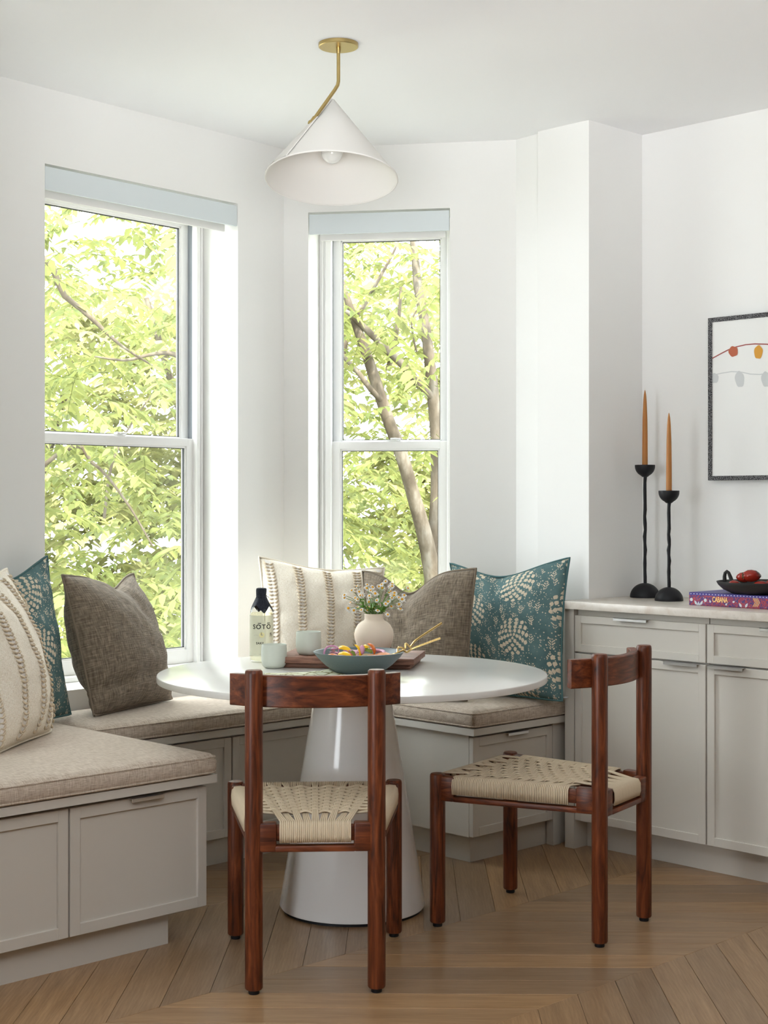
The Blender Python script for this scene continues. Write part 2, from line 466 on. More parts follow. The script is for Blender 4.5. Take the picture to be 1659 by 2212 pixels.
# ------------------------------------------------------------------ windows and shades
def window(name, org, ang, t0, t1, zb, zt, dep, zr, jl, jr, locku):
    w = tag(empty(name, (org.x, org.y, 0), ang), kind='structure')
    d = dep
    fr = MB()
    # stepped frame filling the opening
    for a, b, y0, y1 in ((t0, t0 + jl, d, d + .085), (t1 - jr, t1, d, d + .085)):
        fr.box(a, b, y0, y1, zb, zt, .003, 1)
    fr.box(t0 + jl * .6 if jl > .04 else t0 + jl * .7, t0 + jl + .008, d - .012, d + .02, zb, zt, .003, 1)
    fr.box(t1 - jr - .008, t1 - jr * .65, d - .012, d + .02, zb, zt, .003, 1)
    fr.box(t0 + .012, t0 + .020, d - .012, d + .01, zb, zt, .002, 1)
    fr.box(t1 - .020, t1 - .012, d - .012, d + .01, zb, zt, .002, 1)
    fr.box(t0, t1, d, d + .085, zt - .045, zt, .003, 1)
    fr.box(t0, t1, d - .02, d + .085, zb, zb + .022, .004, 1)
    fr.build('frame', M_trim, w)
    a, b = t0 + jl + .003, t1 - jr - .003
    lin_ = MB()
    lin_.box(a - .006, a, d + .014, d + .08, zb + .02, zt - .04); lin_.box(b, b + .006, d + .014, d + .08, zb + .02, zt - .04)
    lin_.build('jamb_liner', M_screen, w, smooth=False)
    def sash(nm, y, zlo, zhi, sw, rb, rt):
        m = MB()
        m.box(a, a + sw, y, y + .03, zlo, zhi, .004, 2); m.box(b - sw, b, y, y + .03, zlo, zhi, .004, 2)
        m.box(a + sw - .006, b - sw + .006, y, y + .03, zlo, zlo + rb, .004, 2); m.box(a + sw - .006, b - sw + .006, y, y + .03, zhi - rt, zhi, .004, 2)
        # inner bead
        bw = .007
        m.box(a + sw - .002, a + sw + bw, y + .006, y + .026, zlo + rb - .002, zhi - rt + .002); m.box(b - sw - bw, b - sw + .002, y + .006, y + .026, zlo + rb - .002, zhi - rt + .002)
        m.box(a + sw, b - sw, y + .006, y + .026, zhi - rt - bw, zhi - rt + .002); m.box(a + sw, b - sw, y + .006, y + .026, zlo + rb - .002, zlo + rb + bw)
        so = m.build(nm, M_trim, w)
        g = MB(); e = .0025; x0, x1, zz0, zz1 = a + sw + bw, b - sw - bw, zlo + rb + bw, zhi - rt - bw
        for q in ((x0, x0 + e, zz0, zz1), (x1 - e, x1, zz0, zz1), (x0, x1, zz0, zz0 + e), (x0, x1, zz1 - e, zz1)): g.box(q[0], q[1], y + .009, y + .02, q[2], q[3])
        g.build('gasket', M_gasket, so, smooth=False)
        MB().box(x0, x1, y + .013, y + .017, zz0, zz1).build('pane', M_glass, so, smooth=False)
        return so
    up = sash('upper_sash', d + .046, zr - .035, zt - .043, .034, .035, .028)
    lo = sash('lower_sash', d + .012, zb + .022, zr, .038, .055, .032)
    lk = MB()
    lk.box(locku - .032, locku + .032, d + .018, d + .036, zr, zr + .006, .002, 1)
    lk.box(locku - .014, locku + .014, d + .016, d + .038, zr + .006, zr + .014, .003, 2)
    lk.box(locku - .004, locku + .03, d + .008, d + .02, zr + .007, zr + .013, .003, 2)
    lk.build('sash_lock', M_trim, lo)
    return w
angL, angC = math.atan2(eL.y, eL.x), math.atan2(*(lambda v: (v.y, v.x))(pS - pC))
window('window_1', p0, angL, W1[0], W1[1], .615, 2.455, .20, 1.533, .036, .036, .82 + .70)
window('window_2', pC, angC, W2[0], W2[1], .615, 2.455, .215, 1.533, .045, .030, .415)
window('added_window', Vector((-3.32, 1.72)), math.pi, W3[0], W3[1], .615, 2.455, .20, 1.533, .036, .036, .59)  # added window out of view, lights the pier and drawers from the side
def shade(org, ang, t0, t1, label, gap):
    w = thing('roller_shade', label, 'window shade', (org.x, org.y, 0), ang, 'roller shades at the window heads')
    m = MB(); m.box(t0 + .003, t1 - .003, .002, .012, 2.366, 2.447, .001, 1)
    m.build('fascia', M_fascia, w)
    MB().tube([(t0 + .02, .055, 2.405), (t1 - .02, .055, 2.405)], .026, 16).build('fabric_roll', M_hem, w)
    MB().box(t0 + gap, t1 - .024, .048, .060, 2.347, 2.378, .003, 2).build('hem_bar', M_hem, w)
shade(p0, angL, W1[0], W1[1], 'rolled-up shade behind a pale grey fascia over the wide window', .024)
shade(pC, angC, W2[0], W2[1], 'rolled-up shade behind a pale grey fascia over the narrow window', .04)

# ------------------------------------------------------------------ joinery
def door(parent, name, ax, c, a0, a1, z0, z1, st=.032, th=.02, handle=None, htop=True):
    """shaker front. ax 'u': lies in the plane x=c facing +x, spans y a0..a1; ax 'v': in the plane y=c facing -y, spans x a0..a1"""
    if ax == 'u': M = Matrix(((0, -1, 0, c), (1, 0, 0, 0), (0, 0, 1, 0), (0, 0, 0, 1)))    # local x -> +y, local y (inwards) -> -x
    else: M = Matrix(((1, 0, 0, 0), (0, 1, 0, c), (0, 0, 1, 0), (0, 0, 0, 1)))
    m = MB(); b = .0012
    m.box(a0, a0 + st, 0, th, z0, z1, b, 1, M); m.box(a1 - st, a1, 0, th, z0, z1, b, 1, M)
    m.box(a0 + st - .001, a1 - st + .001, 0, th, z0, z0 + st, b, 1, M); m.box(a0 + st - .001, a1 - st + .001, 0, th, z1 - st, z1, b, 1, M)
    d = m.build(name, M_cab, parent)
    p = MB().box(a0 + st - .002, a1 - st + .002, .008, th - .002, z0 + st - .002, z1 - st + .002, 0, 1, M).build('panel', M_cab, d, smooth=False)
    if handle:
        h0, h1 = handle; q = MB()
        q.box(h0, h1, -.018, .004, z1 - .0005, z1 + .0018, .0004, 1, M); q.box(h0, h1, -.018, -.0155, z1 - .009, z1 + .0018, .0006, 1, M)
        q.build('handle', M_chrome, d)
    return d

# left leg of the banquette
b1 = thing('banquette_bench', 'painted bench with panelled doors under the bare front cushion, nearest the viewer', 'bench', (0, 0, 0), 0, 'fitted banquette benches')
def wx(v): return -4.5475 - .0958 * (v - 2.613) + .004        # the window wall's face
def slab(u1, v0, v1, z0, z1, nm, par): MB().prism([(wx(v0), v0), (u1, v0), (u1, v1), (wx(v1), v1)], z0, z1).build(nm, M_cab, par, smooth=False)
slab(-3.542, 1.74, 2.70, .096, .457, 'body', b1)
slab(-3.562, 1.74, 2.591, 0, .096, 'plinth', b1)
slab(-3.500, 1.735, 2.722, .459, .483, 'lid', b1)
door(b1, 'door', 'u', -3.52, 2.236, 2.699, .098, .448, handle=(2.425, 2.535))
door(b1, 'door', 'u', -3.52, 1.77, 2.230, .098, .448)
# bench under the wide window
b2 = thing('banquette_bench', 'painted bench under the wide window, behind the table', 'bench', (0, 0, 0), 0, 'fitted banquette benches')
slab(-4.207, 2.702, 3.912, .096, .457, 'body', b2)
slab(-4.225, 2.705, 3.912, 0, .096, 'plinth', b2)
slab(-4.165, 2.7235, 3.895, .459, .483, 'lid', b2)
door(b2, 'door', 'u', -4.187, 2.712, 3.32, .098, .448)
door(b2, 'door', 'u', -4.187, 3.326, 3.905, .098, .448)
# right leg
b3 = thing('banquette_bench', 'short painted bench running up to the dresser', 'bench', (0, 0, 0), 0, 'fitted banquette benches')
backR = [(-4.655, 3.915), (-3.597, 3.915), (-3.597, 4.46), (-3.93, 4.515), (-4.655, 3.985)]
MB().prism(backR, .096, .457).build('body', M_cab, b3, smooth=False)
MB().prism([(-4.22, 3.944), (-3.617, 3.944), (-3.617, 4.46), (-3.93, 4.49), (-4.215, 4.25)], 0, .096).build('plinth', M_cab, b3, smooth=False)
MB().prism([(-4.66, 3.896), (-3.556, 3.896), (-3.556, 4.485), (-3.92, 4.525), (-4.66, 3.985)], .459, .483).build('lid', M_cab, b3, smooth=False)
door(b3, 'door', 'u', -3.576, 3.915, 4.353, .098, .448, handle=(4.085, 4.195))
f = MB(); f.box(-3.61, -3.576, 4.357, 4.40, 0, .457, .001, 1); f.box(-3.61, -3.585, 4.40, 4.47, 0, .457, .001, 1)
f.build('filler_post', M_cab, b3)

def cushion(name, label, poly, z0, z1, r=.022):
    """boxed seat cushion: rounded edge, soft crown, welted seams"""
    c = Vector((sum(p[0] for p in poly) / len(poly), sum(p[1] for p in poly) / len(poly)))
    t = thing(name, label, 'seat cushion', (c.x, c.y, z0), 0, 'linen banquette cushions')
    P = [Vector(p) - c for p in poly]; n = len(P)
    def inset(d, rc=.02):
        out = []
        for i in range(n):
            a, b, e = P[i - 1], P[i], P[(i + 1) % n]
            d1 = (b - a).normalized(); d2 = (e - b).normalized()
            n1 = Vector((-d1.y, d1.x)); n2 = Vector((-d2.y, d2.x))
            k = (n1 + n2) / (1 + n1.dot(n2))
            q = b + k * d
            rr = max(.004, rc)
            for s in range(5):
                w = s / 4
                p = (q - d1 * rr) * (1 - w) ** 2 + q * 2 * w * (1 - w) + (q + d2 * rr) * w * w
                out.append(p)
        return out
    h = z1 - z0
    prof = [(.012, 0), (.003, .006), (0, h * .3), (0, h * .62), (.004, h - .014), (.012, h - .005), (.03, h), (.07, h + .004), (.16, h + .007)]
    bm = bmesh.new(); rings = []
    for d, z in prof:
        rings.append([bm.verts.new((p.x, p.y, z)) for p in inset(d)])
    for a, b in zip(rings, rings[1:]):
        for i in range(len(a)):
            j = (i + 1) % len(a); bm.faces.new((a[i], a[j], b[j], b[i]))
    bm.faces.new(rings[-1]); bm.faces.new(list(reversed(rings[0])))
    m = MB(); m.bm.free(); m.bm = bm
    m.build('cover', M_cushion, t, angle=60)
    for z, d in ((h - .013, .0035), (.007, .0025)):
        ring = [(p.x, p.y, z) for p in inset(d)]; ring.append(ring[0]); ring.append(ring[1])
        MB().tube(ring, .0028, 6, caps=False).build('seam', M_cushion, t)
cushion('seat_cushion', 'oatmeal linen seat cushion on the bench nearest the viewer', [(-4.46, 1.74), (-3.492, 1.74), (-3.492, 2.722), (-4.552, 2.722)], .484, .548)
cushion('seat_cushion', 'oatmeal linen seat cushion along the wide window', [(-4.552, 2.73), (-4.160, 2.73), (-4.160, 3.888), (-4.662, 3.888)], .484, .548)
cushion('seat_cushion', 'oatmeal linen seat cushion on the short bench beside the dresser', [(-4.655, 3.893), (-3.552, 3.893), (-3.552, 4.472), (-3.925, 4.51), (-4.655, 3.972)], .484, .548)
# care tag under the teal pillow
tg = RV(.682, 5.58, .556)
MB().box(-.035, .035, -.010, .010, 0, .0015).build('care_label', plain('tag_white', (.75, .76, .8, 1), .6), bpy.data.objects['seat_cushion.002'], loc=Vector((tg.x, tg.y, tg.z)) - Vector(bpy.data.objects['seat_cushion.002'].location), rot=(0, RAD(0), RAD(100)))

# dresser
YF = 4.373
end = thing('end_panel', 'tall painted end panel closing the dresser beside the bench', 'cabinet panel')
MB().prism([(-3.533, YF - .001), (-3.4915, YF - .001), (-3.4915, 4.833), (-3.5195, 4.833), (-3.5195, 4.492), (-3.533, 4.492)], 0, .884).build('board', M_cab, end)
hnd = {0: ((-3.30, -3.155), (-3.083, -2.945)), 1: ((-2.70, -2.555), (-2.903, -2.765)), 2: ((-2.11, -1.97), (-1.87, -1.74))}
for i in range(3):
    u0 = -3.489 + .5725 * i; u1 = u0 + .5695
    un = thing('dresser_unit', ['painted dresser unit with the two candlesticks above it, next to the bench', 'painted dresser unit under the book, cut by the picture edge', 'painted dresser unit farthest from the bench'][i], 'cabinet', (0, 0, 0), 0, 'painted dresser units')
    MB().box(u0, u1, YF + .022, 4.83, .10, .884).build('body', M_cab, un, smooth=False)
    MB().box(u0, u1 + .003, YF + .075, 4.80, 0, .10).build('plinth', M_cab, un, smooth=False)
    door(un, 'drawer', 'v', YF, u0 + .0015, u1 - .0015, .7285, .862, .028, handle=hnd[i][0])
    door(un, 'door', 'v', YF, u0 + .0015, u1 - .0015, .107, .7225, .030, handle=hnd[i][1])
wt = thing('worktop', 'pale beige veined stone worktop along the dresser', 'worktop')
wb = MB().prism([(-3.538, YF - .028), (-1.76, YF - .028), (-1.76, 4.835), (-3.5195, 4.835), (-3.5195, 4.492), (-3.538, 4.492)], .8855, .914)
bmesh.ops.bevel(wb.bm, geom=list(wb.bm.edges), offset=.0018, segments=2, profile=.5, affect='EDGES')
wb.build('slab', M_stone, wt)

# ------------------------------------------------------------------ table
TC = RV(-.0995, 4.746, 0)
tb = thing('pedestal_table', 'round white table on a glossy conical pedestal', 'table', TC)
prof = [(.0, .722), (.609, .7215), (.6115, .7225), (.612, .7245), (.612, .7385), (.611, .7412), (.609, .742), (.0, .742)]
MB().lathe(prof[1:-1], 128).build('tabletop', M_table, tb, angle=50)
MB().lathe([(.226, .010), (.229, .016), (.130, .614), (.116, .70), (.114, .722)], 96).build('pedestal', M_base, tb, angle=40)
MB().lathe([(.219, 0), (.219, .012)], 64).build('plinth_ring', M_black, tb)

# ------------------------------------------------------------------ chairs
def rail(m, A, B, out, z0, z1, th, w0, w1, axis_round=.006):
    """seat rail from A to B: full-height end blocks, recessed top bar and lower lip between fractions w0..w1 for the cord"""
    A = Vector(A); B = Vector(B); d = (B - A).normalized(); n = Vector(out).normalized(); L = (B - A).length
    M = Matrix(((d.x, n.x, 0, A.x), (d.y, n.y, 0, A.y), (0, 0, 1, 0), (0, 0, 0, 1)))
    m.box(0, w0 * L, -th / 2, th / 2, z0, z1, .005, 2, M); m.box(w1 * L, L, -th / 2, th / 2, z0, z1, .005, 2, M)
    m.box(w0 * L - .004, w1 * L + .004, -th / 2 + .006, th / 2 - .008, z0 + .026, z1 - .007, .006, 2, M)
    m.box(w0 * L - .004, w1 * L + .004, -th / 2 + .003, th / 2, z0, z0 + .0165, .004, 2, M)
SZ = .455
def make_chair():
    t = empty('dining_chair')
    fx, rx, fy, ry = .2325, .160, .25, -.25
    for sx in (-1, 1):
        leg = MB().lathe([(.021, .012), (.0235, .016), (.0235, .452), (.0225, .458), (.020, .4605)], 28, (sx * fx, fy, 0)).build('leg', M_woodz, t)
        MB().lathe([(.0135, 0), (.0145, .002), (.0145, .013)], 16, (sx * fx, fy, 0)).build('foot_glide', M_black, leg)
        leg = MB().lathe([(.021, .012), (.0235, .016), (.0235, .832), (.0225, .839), (.020, .842)], 28, (sx * rx, ry, 0)).build('leg', M_woodz, t)
        MB().lathe([(.0135, 0), (.0145, .002), (.0145, .013)], 16, (sx * rx, ry, 0)).build('foot_glide', M_black, leg)
    m = MB(); rail(m, (-fx + .012, fy, 0), (fx - .012, fy, 0), (0, 1, 0), .380, SZ, .030, .09, .91); m.build('front_rail', M_woodx, t)
    m = MB(); rail(m, (-rx + .012, ry, 0), (rx - .012, ry, 0), (0, -1, 0), .370, SZ - .009, .032, .16, .84); m.build('rear_rail', M_woodx, t)
    for sx in (-1, 1):
        A = Vector((sx * fx, fy, 0)); B = Vector((sx * rx, ry, 0)); d = (B - A).normalized()
        n = Vector((d.y, -d.x, 0)); n = n if n.x * sx > 0 else -n
        m = MB(); rail(m, A + d * .012, B - d * .012, n, .380, SZ, .030, .095, .885); m.build('side_rail', M_woody, t)
    # curved back slab, let into the front of the posts
    W, Rr, th, y0 = .2255, .37, .027, ry - .003
    bm = bmesh.new(); N = 24; rings = []
    for i in range(N + 1):
        a = (-1 + 2 * i / N) * math.asin(W / Rr)
        for_y = lambda rad: y0 + (Rr - rad * math.cos(a)) - .012
        x_in, y_in = (Rr - th) * math.sin(a), y0 - .016 + (Rr - (Rr - th) * math.cos(a))
        x_out, y_out = Rr * math.sin(a), y0 - .016 + (Rr - Rr * math.cos(a))
        e = min(1.0, (N / 2 - abs(i - N / 2)) / 1.0)
        b = .003
        pts = [(x_out, y_out, .744 + b), (x_out * (1 - b), y_out + b, .744), (x_in, y_in - b, .744), (x_in, y_in, .744 + b), (x_in, y_in, .827 - b), (x_in, y_in - b, .827), (x_out, y_out + b, .827), (x_out, y_out, .827 - b)]
        rings.append([bm.verts.new(p) for p in pts])
    for a, b in zip(rings, rings[1:]):
        for k in range(8): bm.faces.new((a[k], a[(k + 1) % 8], b[(k + 1) % 8], b[k]))
    bm.faces.new(rings[0]); bm.faces.new(list(reversed(rings[-1])))
    q = MB(); q.bm.free(); q.bm = bm; q.build('backrest', M_woodx, t, angle=40)
    # woven cord seat: rows of four cords over and under bands of four
    cr = .0026; nb = 9
    rx_, fx_ = .093, .180                    # half spans of the warp on the rear and front rails
    y_f, y_r = fy, ry
    RZ = SZ - .010                           # the rear rail lies a little lower
    def sag(x, y): return -.005 * max(0, 1 - (x / .2) ** 2) * max(0, 1 - (y / .24) ** 2)
    nrow = 17; pitch = .0212; ya = .186; amp = .0040; zc = SZ - .001
    row_y = lambda r: ya - pitch * r
    def warp_x(k, c, y):                     # cord c (-1.5..1.5) of band k at seat depth y
        f = (y - y_r) / (y_f - y_r)
        s = (k - (nb - 1) / 2) / ((nb - 1) / 2)
        return s * (rx_ * (1 - f) + fx_ * f) * .97 + c * .0042
    for k in range(nb):
        mm = MB()
        for c in (-1.5, -.5, .5, 1.5):
            xr = (k - (nb - 1) / 2) * (rx_ * 2 / nb) + c * .0053
            pts = [(xr, y_r - .0135, .395), (xr, y_r - .0175, .410), (xr, y_r - .0165, RZ - .012), (xr, y_r - .010, RZ - .001), (xr, y_r + .008, RZ)]
            for r in range(nrow - 1, -1, -1):
                up = 1 if (r + k) % 2 == 0 else -1
                for dy in (-.25, .25):
                    y = row_y(r) + dy * pitch; x = warp_x(k, c, y)
                    pts.append((x, y, zc + up * amp + sag(x, y)))
            xf = warp_x(k, c, y_f) + c * .0012; tz = SZ - .001
            pts += [(xf, y_f - .008, tz + .001), (xf, y_f + .009, tz), (xf, y_f + .0145, .443), (xf, y_f + .0155, .425), (xf, y_f + .0125, .407)]
            mm.tube(pts, cr, 6)
        mm.build('warp_band', M_cord, t, angle=180)
    mm = MB()
    # turns of cord round the front rail between the bands
    for k in range(nb - 1):
        x0 = warp_x(k, 1.5, y_f) + .0018; x1 = warp_x(k + 1, -1.5, y_f) - .0018; nn = max(1, round((x1 - x0) / .0056) - 1)
        for j in range(nn):
            x = x0 + (x1 - x0) * (j + 1) / (nn + 1)
            mm.tube([(x, y_f - .013, .415), (x, y_f - .013, .44), (x, y_f - .006, SZ - .002), (x, y_f + .009, SZ - .001), (x, y_f + .0145, .443), (x, y_f + .0155, .425), (x, y_f + .0125, .407)], cr, 6)
    tag(mm.build('rail_wrapping', M_cord, t, angle=180), kind='stuff')
    mm = MB()
    for r in range(nrow):
        for c in range(4):
            y = row_y(r) + (1.5 - c) * .0051; yo = row_y(r) + (1.5 - c) * .0054
            f = (yo - ry) / (fy - ry); xs = rx + (fx - rx) * f
            right = [(xs - .008, yo, SZ), (xs + .0085, yo, SZ - .0015), (xs + .0145, yo, SZ - .010), (xs + .0165, yo, .430), (xs + .0150, yo, .403)]
            pts = [(-p[0], p[1], p[2]) for p in reversed(right)]
            for k in range(nb):
                x = warp_x(k, 0, y); up = -1 if (r + k) % 2 == 0 else 1
                for dx in (-.007, 0, .007): pts.append((x + dx, y, zc + up * (amp if dx == 0 else amp * .7) + sag(x, y)))
            pts += right
            mm.tube(pts, cr, 5)
    tag(mm.build('weft_cord', M_cord, t, angle=180), kind='stuff')
    return t
def face(c, f):
    w = R2(*f); p = R2(*c); return (p[0], p[1], 0), math.atan2(w[1], w[0]) - math.pi / 2
ch = make_chair()
loc, rz = face((-.191, 4.174), (-.025, .522))
ch.location = loc; ch.rotation_euler = (0, 0, rz)
tag(ch, 'dark wooden chair with woven cord seat, its back to the viewer before the table', 'chair', 'walnut dining chairs')
ch2 = copy_tree(ch)
loc, rz = face((.498, 4.602), (-.408, .264))
ch2.location = loc; ch2.rotation_euler = (0, 0, rz)
ch2['label'] = 'dark wooden chair with woven cord seat, turned sideways before the dresser'

# ------------------------------------------------------------------ pendant lamp
pd = thing('pendant_lamp', 'white cone pendant on a bent brass arm above the table', 'lamp', RV(-.143, 4.72, 0))
q = pd.location
def loc_of(px, py, D): return at(px, py, D) - Vector((q.x, q.y, 0))
MB().lathe([(.0, CE - .012), (.060, CE - .012), (.0625, CE - .010), (.0625, CE)][1:], 48).build('ceiling_rose', M_brass, pd)
MB().lathe([(.0065, CE - .03), (.0075, CE - .024), (.0075, CE - .012)], 16).build('collar', M_brass, pd)
j = loc_of(672, 266, 4.70)
bend = Vector((0, 0, 2.588))
arm = [Vector((0, 0, CE - .02)), Vector((0, 0, 2.62)), Vector((0, 0, 2.600)), bend + (Vector((0, 0, 2.60)) - bend) * .2 + (j - bend).normalized() * .004, bend + (j - bend).normalized() * .02, j]
MB().tube(arm, .0058, 12).build('arm', M_brass, pd)
jt = MB(); jt.ball(j, .0105, sub=3); jd = (j - bend).normalized(); jt.tube([j - jd * .022, j - jd * .006], .0078, 12)
rimc = loc_of(716, 386.5, 4.72); apex = loc_of(720, 214, 4.775)
ax = (apex - rimc).normalized()
# foot of the joint stands on the shade
jt.tube([j, j + (Vector((rimc.x, rimc.y, j.z - .03)) - j).normalized() * .02], .0062, 12)
jt.build('swivel_joint', M_brass, pd)
Rm = Matrix.Translation(rimc) @ ax.to_track_quat('Z', 'Y').to_matrix().to_4x4()
Hc, Rc = (apex - rimc).length, .207
M_shade = Mat('shade_linen', (.80, .785, .755, 1), .85, 0, .2)
M_shade = M_shade.m
sh = MB()
sh.lathe([(Rc, 0), (Rc * .5, Hc * .5), (.003, Hc * .994), (.0006, Hc)], 96, M=Rm, caps=(False, True))
sh.lathe([(Rc, 0), (Rc - .003, -.0005), (Rc - .0045, .001), (Rc * .5 - .004, Hc * .5 - .006), (.003, Hc - .012)], 96, M=Rm, caps=(False, True))
bmesh.ops.remove_doubles(sh.bm, verts=sh.bm.verts, dist=1e-6)
so = sh.build('shade', M_shade, pd, angle=60)
ring = [Rm @ Vector((Rc * math.cos(a), Rc * math.sin(a), 0)) for a in [2 * math.pi * i / 96 for i in range(98)]]
MB().tube(ring, .0028, 8, caps=False).build('rim', M_shade, so)
# overlap seam: from the rim at the viewer's left up to the apex
tgt = loc_of(629, 350, 4.60)
lp = Rm.inverted() @ tgt; aa = math.atan2(lp.y, lp.x)
fr_ = Rm.inverted() @ loc_of(716, 345, 4.51); af = math.atan2(fr_.y, fr_.x)
aa += (.10 if math.sin(af - aa) > 0 else -.10)
fs = 1 if math.sin(af - aa) > 0 else -1     # the flap lies on the side turned away from the viewer
flap = bmesh.new(); rows = []
for i in range(14):
    w = i / 13; rr = Rc * (1 - w) + .0032; z = Hc * w
    rows.append([flap.verts.new(Rm @ Vector(((rr + e) * math.cos(aa - fs * s), (rr + e) * math.sin(aa - fs * s), z))) for s, e in ((0, .0), (0.0, .0045), (.30, .0030), (.62, .0018), (.64, 0))])
for a, b in zip(rows, rows[1:]):
    for k in range(4): flap.faces.new((a[k], a[k + 1], b[k + 1], b[k]))
fm = MB(); fm.bm.free(); fm.bm = flap; fm.build('overlap_flap', M_shade, so, angle=50)
bl = Rm @ Vector((0, 0, .088))
M_bulb = plain('frosted_bulb', (.85, .86, .85, 1), .12, 0, .6)
MB().ball(bl, .034, sub=4).tube([bl + ax * .02, bl + ax * .09], [.022, .013], 20).build('bulb', M_bulb, pd)

# ------------------------------------------------------------------ pillows
def pillow(label, BL, BR, TR, TL, T, mat, chop=0.0, pinch=.03, seed=0, wr=.006, cx=.5, cw=.26, stripes=None, floor_z=.5575, pw=.62, group='throw pillows on the banquette', fold=0.0, uvs=1.0, ear=0.0):
    BL, BR, TR, TL = map(Vector, (BL, BR, TR, TL))
    c = (BL + BR) / 2; c.z = floor_z
    t = thing('throw_pillow', label, 'pillow', c, 0, group)
    nrm = ((BR - BL).cross(TL - BL)).normalized()
    N = 44
    def base(s, u):
        # edges bow inwards between the corners
        px_ = 1 - (2 * s - 1) ** 2; py_ = 1 - (2 * u - 1) ** 2
        s2 = s + (0.5 - s) * 2 * pinch * py_; u2 = u + (.5 - u) * 2 * pinch * px_ * (1 if u > .5 else .4)
        u2 -= chop * math.exp(-((s - cx) / cw) ** 2) * max(0, u) ** 1.6
        return BL.lerp(BR, s2).lerp(TL.lerp(TR, s2), u2)
    def surf(s, u, sg):
        a = max(0.0, 1 - abs(2 * s - 1) ** 2.4); b = max(0.0, 1 - abs(2 * u - 1) ** 2.4)
        h = T * (a * b) ** pw * (1.12 - .24 * u)
        p = base(s, u)
        q = Vector((s * 3.1 + seed, u * 3.1, sg * 2.0 + seed))
        w = wr * (noise.noise(q * 1.6) * 1.6 + noise.noise(q * 3.7) * .8) * min(1, 6 * a * b + .15)
        # creases running from the chop
        if chop > 0: w += -.018 * math.exp(-((s - cx - (1 - u) * .16) / .05) ** 2) * max(0, u - .35)
        if fold > 0: w += -fold * math.exp(-((u - .16 - .10 * s) / .05) ** 2) * (.4 + .6 * math.exp(-((s - .3) / .3) ** 2))
        p = p + nrm * sg * (h + w)
        if p.z < floor_z: p.z = floor_z + (p.z - floor_z) * .03
        return p - c
    bm = bmesh.new(); uvl = bm.loops.layers.uv.new('UVMap')
    front = [[bm.verts.new(surf(i / N, k / N, 1)) for i in range(N + 1)] for k in range(N + 1)]
    back = [[front[k][i] if i in (0, N) or k in (0, N) else bm.verts.new(surf(i / N, k / N, -1)) for i in range(N + 1)] for k in range(N + 1)]
    for G, sg in ((front, 1), (back, -1)):
        for k in range(N):
            for i in range(N):
                idx = [(i, k), (i + 1, k), (i + 1, k + 1), (i, k + 1)]
                if sg < 0: idx.reverse()
                fc = bm.faces.new([G[b][a] for a, b in idx])
                for lpp, (a, b) in zip(fc.loops, idx): lpp[uvl].uv = (a / N * uvs, b / N * uvs)
    me = bpy.data.meshes.new('cover'); bm.to_mesh(me); bm.free(); me.materials.append(mat); me.shade_smooth()
    link('cover', me, t)
    # welt round the edge
    rim = [base(i / N, 0) for i in range(N)] + [base(1, k / N) for k in range(N)] + [base(1 - i / N, 1) for i in range(N)] + [base(0, 1 - k / N) for k in range(N + 2)]
    rim = [Vector((p.x, p.y, max(p.z, floor_z + .003))) - c for p in rim]
    MB().tube(rim, .0042, 6, caps=False).build('edge_seam', mat if mat is not M_teal else M_tealplain, t, angle=180)
    if stripes:
        for s0 in stripes:
            m = MB(); K = 34; hw = .034
            band = bmesh.new(); rows = []
            for k in range(K + 1):
                u = .02 + .96 * k / K
                rows.append([band.verts.new(surf(s0 + d, u, 1) + nrm * .0007) for d in (-hw * .62, 0, hw * .62)])
            for a, b in zip(rows, rows[1:]):
                for e in range(2): band.faces.new((a[e], a[e + 1], b[e + 1], b[e]))
            bb = MB(); bb.bm.free(); bb.bm = band
            st = bb.build('open_stitch_band', M_ladder, t, angle=180)
            for k in range(K):
                u = .025 + .95 * k / K
                for sg in (-1, 1):
                    P = [surf(s0 + sg * hw * f_, u + g_ / K, 1) + nrm * o_ for f_, g_, o_ in ((1.05, .55, .0), (.72, .10, .004), (.36, -.10, .0045), (.02, .12, .001))]
                    m.tube(P, [.0012, .0038, .0034, .0012], 5)
            m.build('stitches', M_stitch, st, angle=180)
    return t
M_tealplain = plain('teal_edge', lin(70, 104, 106), .9)
FZ = .5565
def rv(X, Y, z): return RV(X, Y, z)
# right-hand group
pillow('teal pillow printed with cream flowers, between the grey-brown pillow and the dresser', rv(.310, 5.70, FZ), rv(.645, 5.44, FZ), rv(.690, 5.59, 1.075), rv(.258, 5.90, 1.050), .090, M_teal, chop=.10, pinch=.035, seed=3, cx=.42, cw=.34)
pillow('cream pillow with open-stitch stripes, behind the bottle and flowers', rv(-.455, 5.66, FZ), rv(-.03, 5.82, FZ), rv(.002, 5.97, 1.022), rv(-.487, 5.86, 1.068), .095, M_cream, chop=.035, pinch=.03, seed=8, cx=.55, cw=.35, stripes=(.06, .28, .52, .76, .95))
pillow('grey-brown linen pillow with a chopped top, behind the vase', rv(-.055, 5.69, FZ), rv(.300, 5.44, FZ), rv(.340, 5.55, 1.034), rv(-.083, 5.80, 1.014), .085, M_taupe, chop=.17, pinch=.02, seed=12, cx=.42, cw=.20)
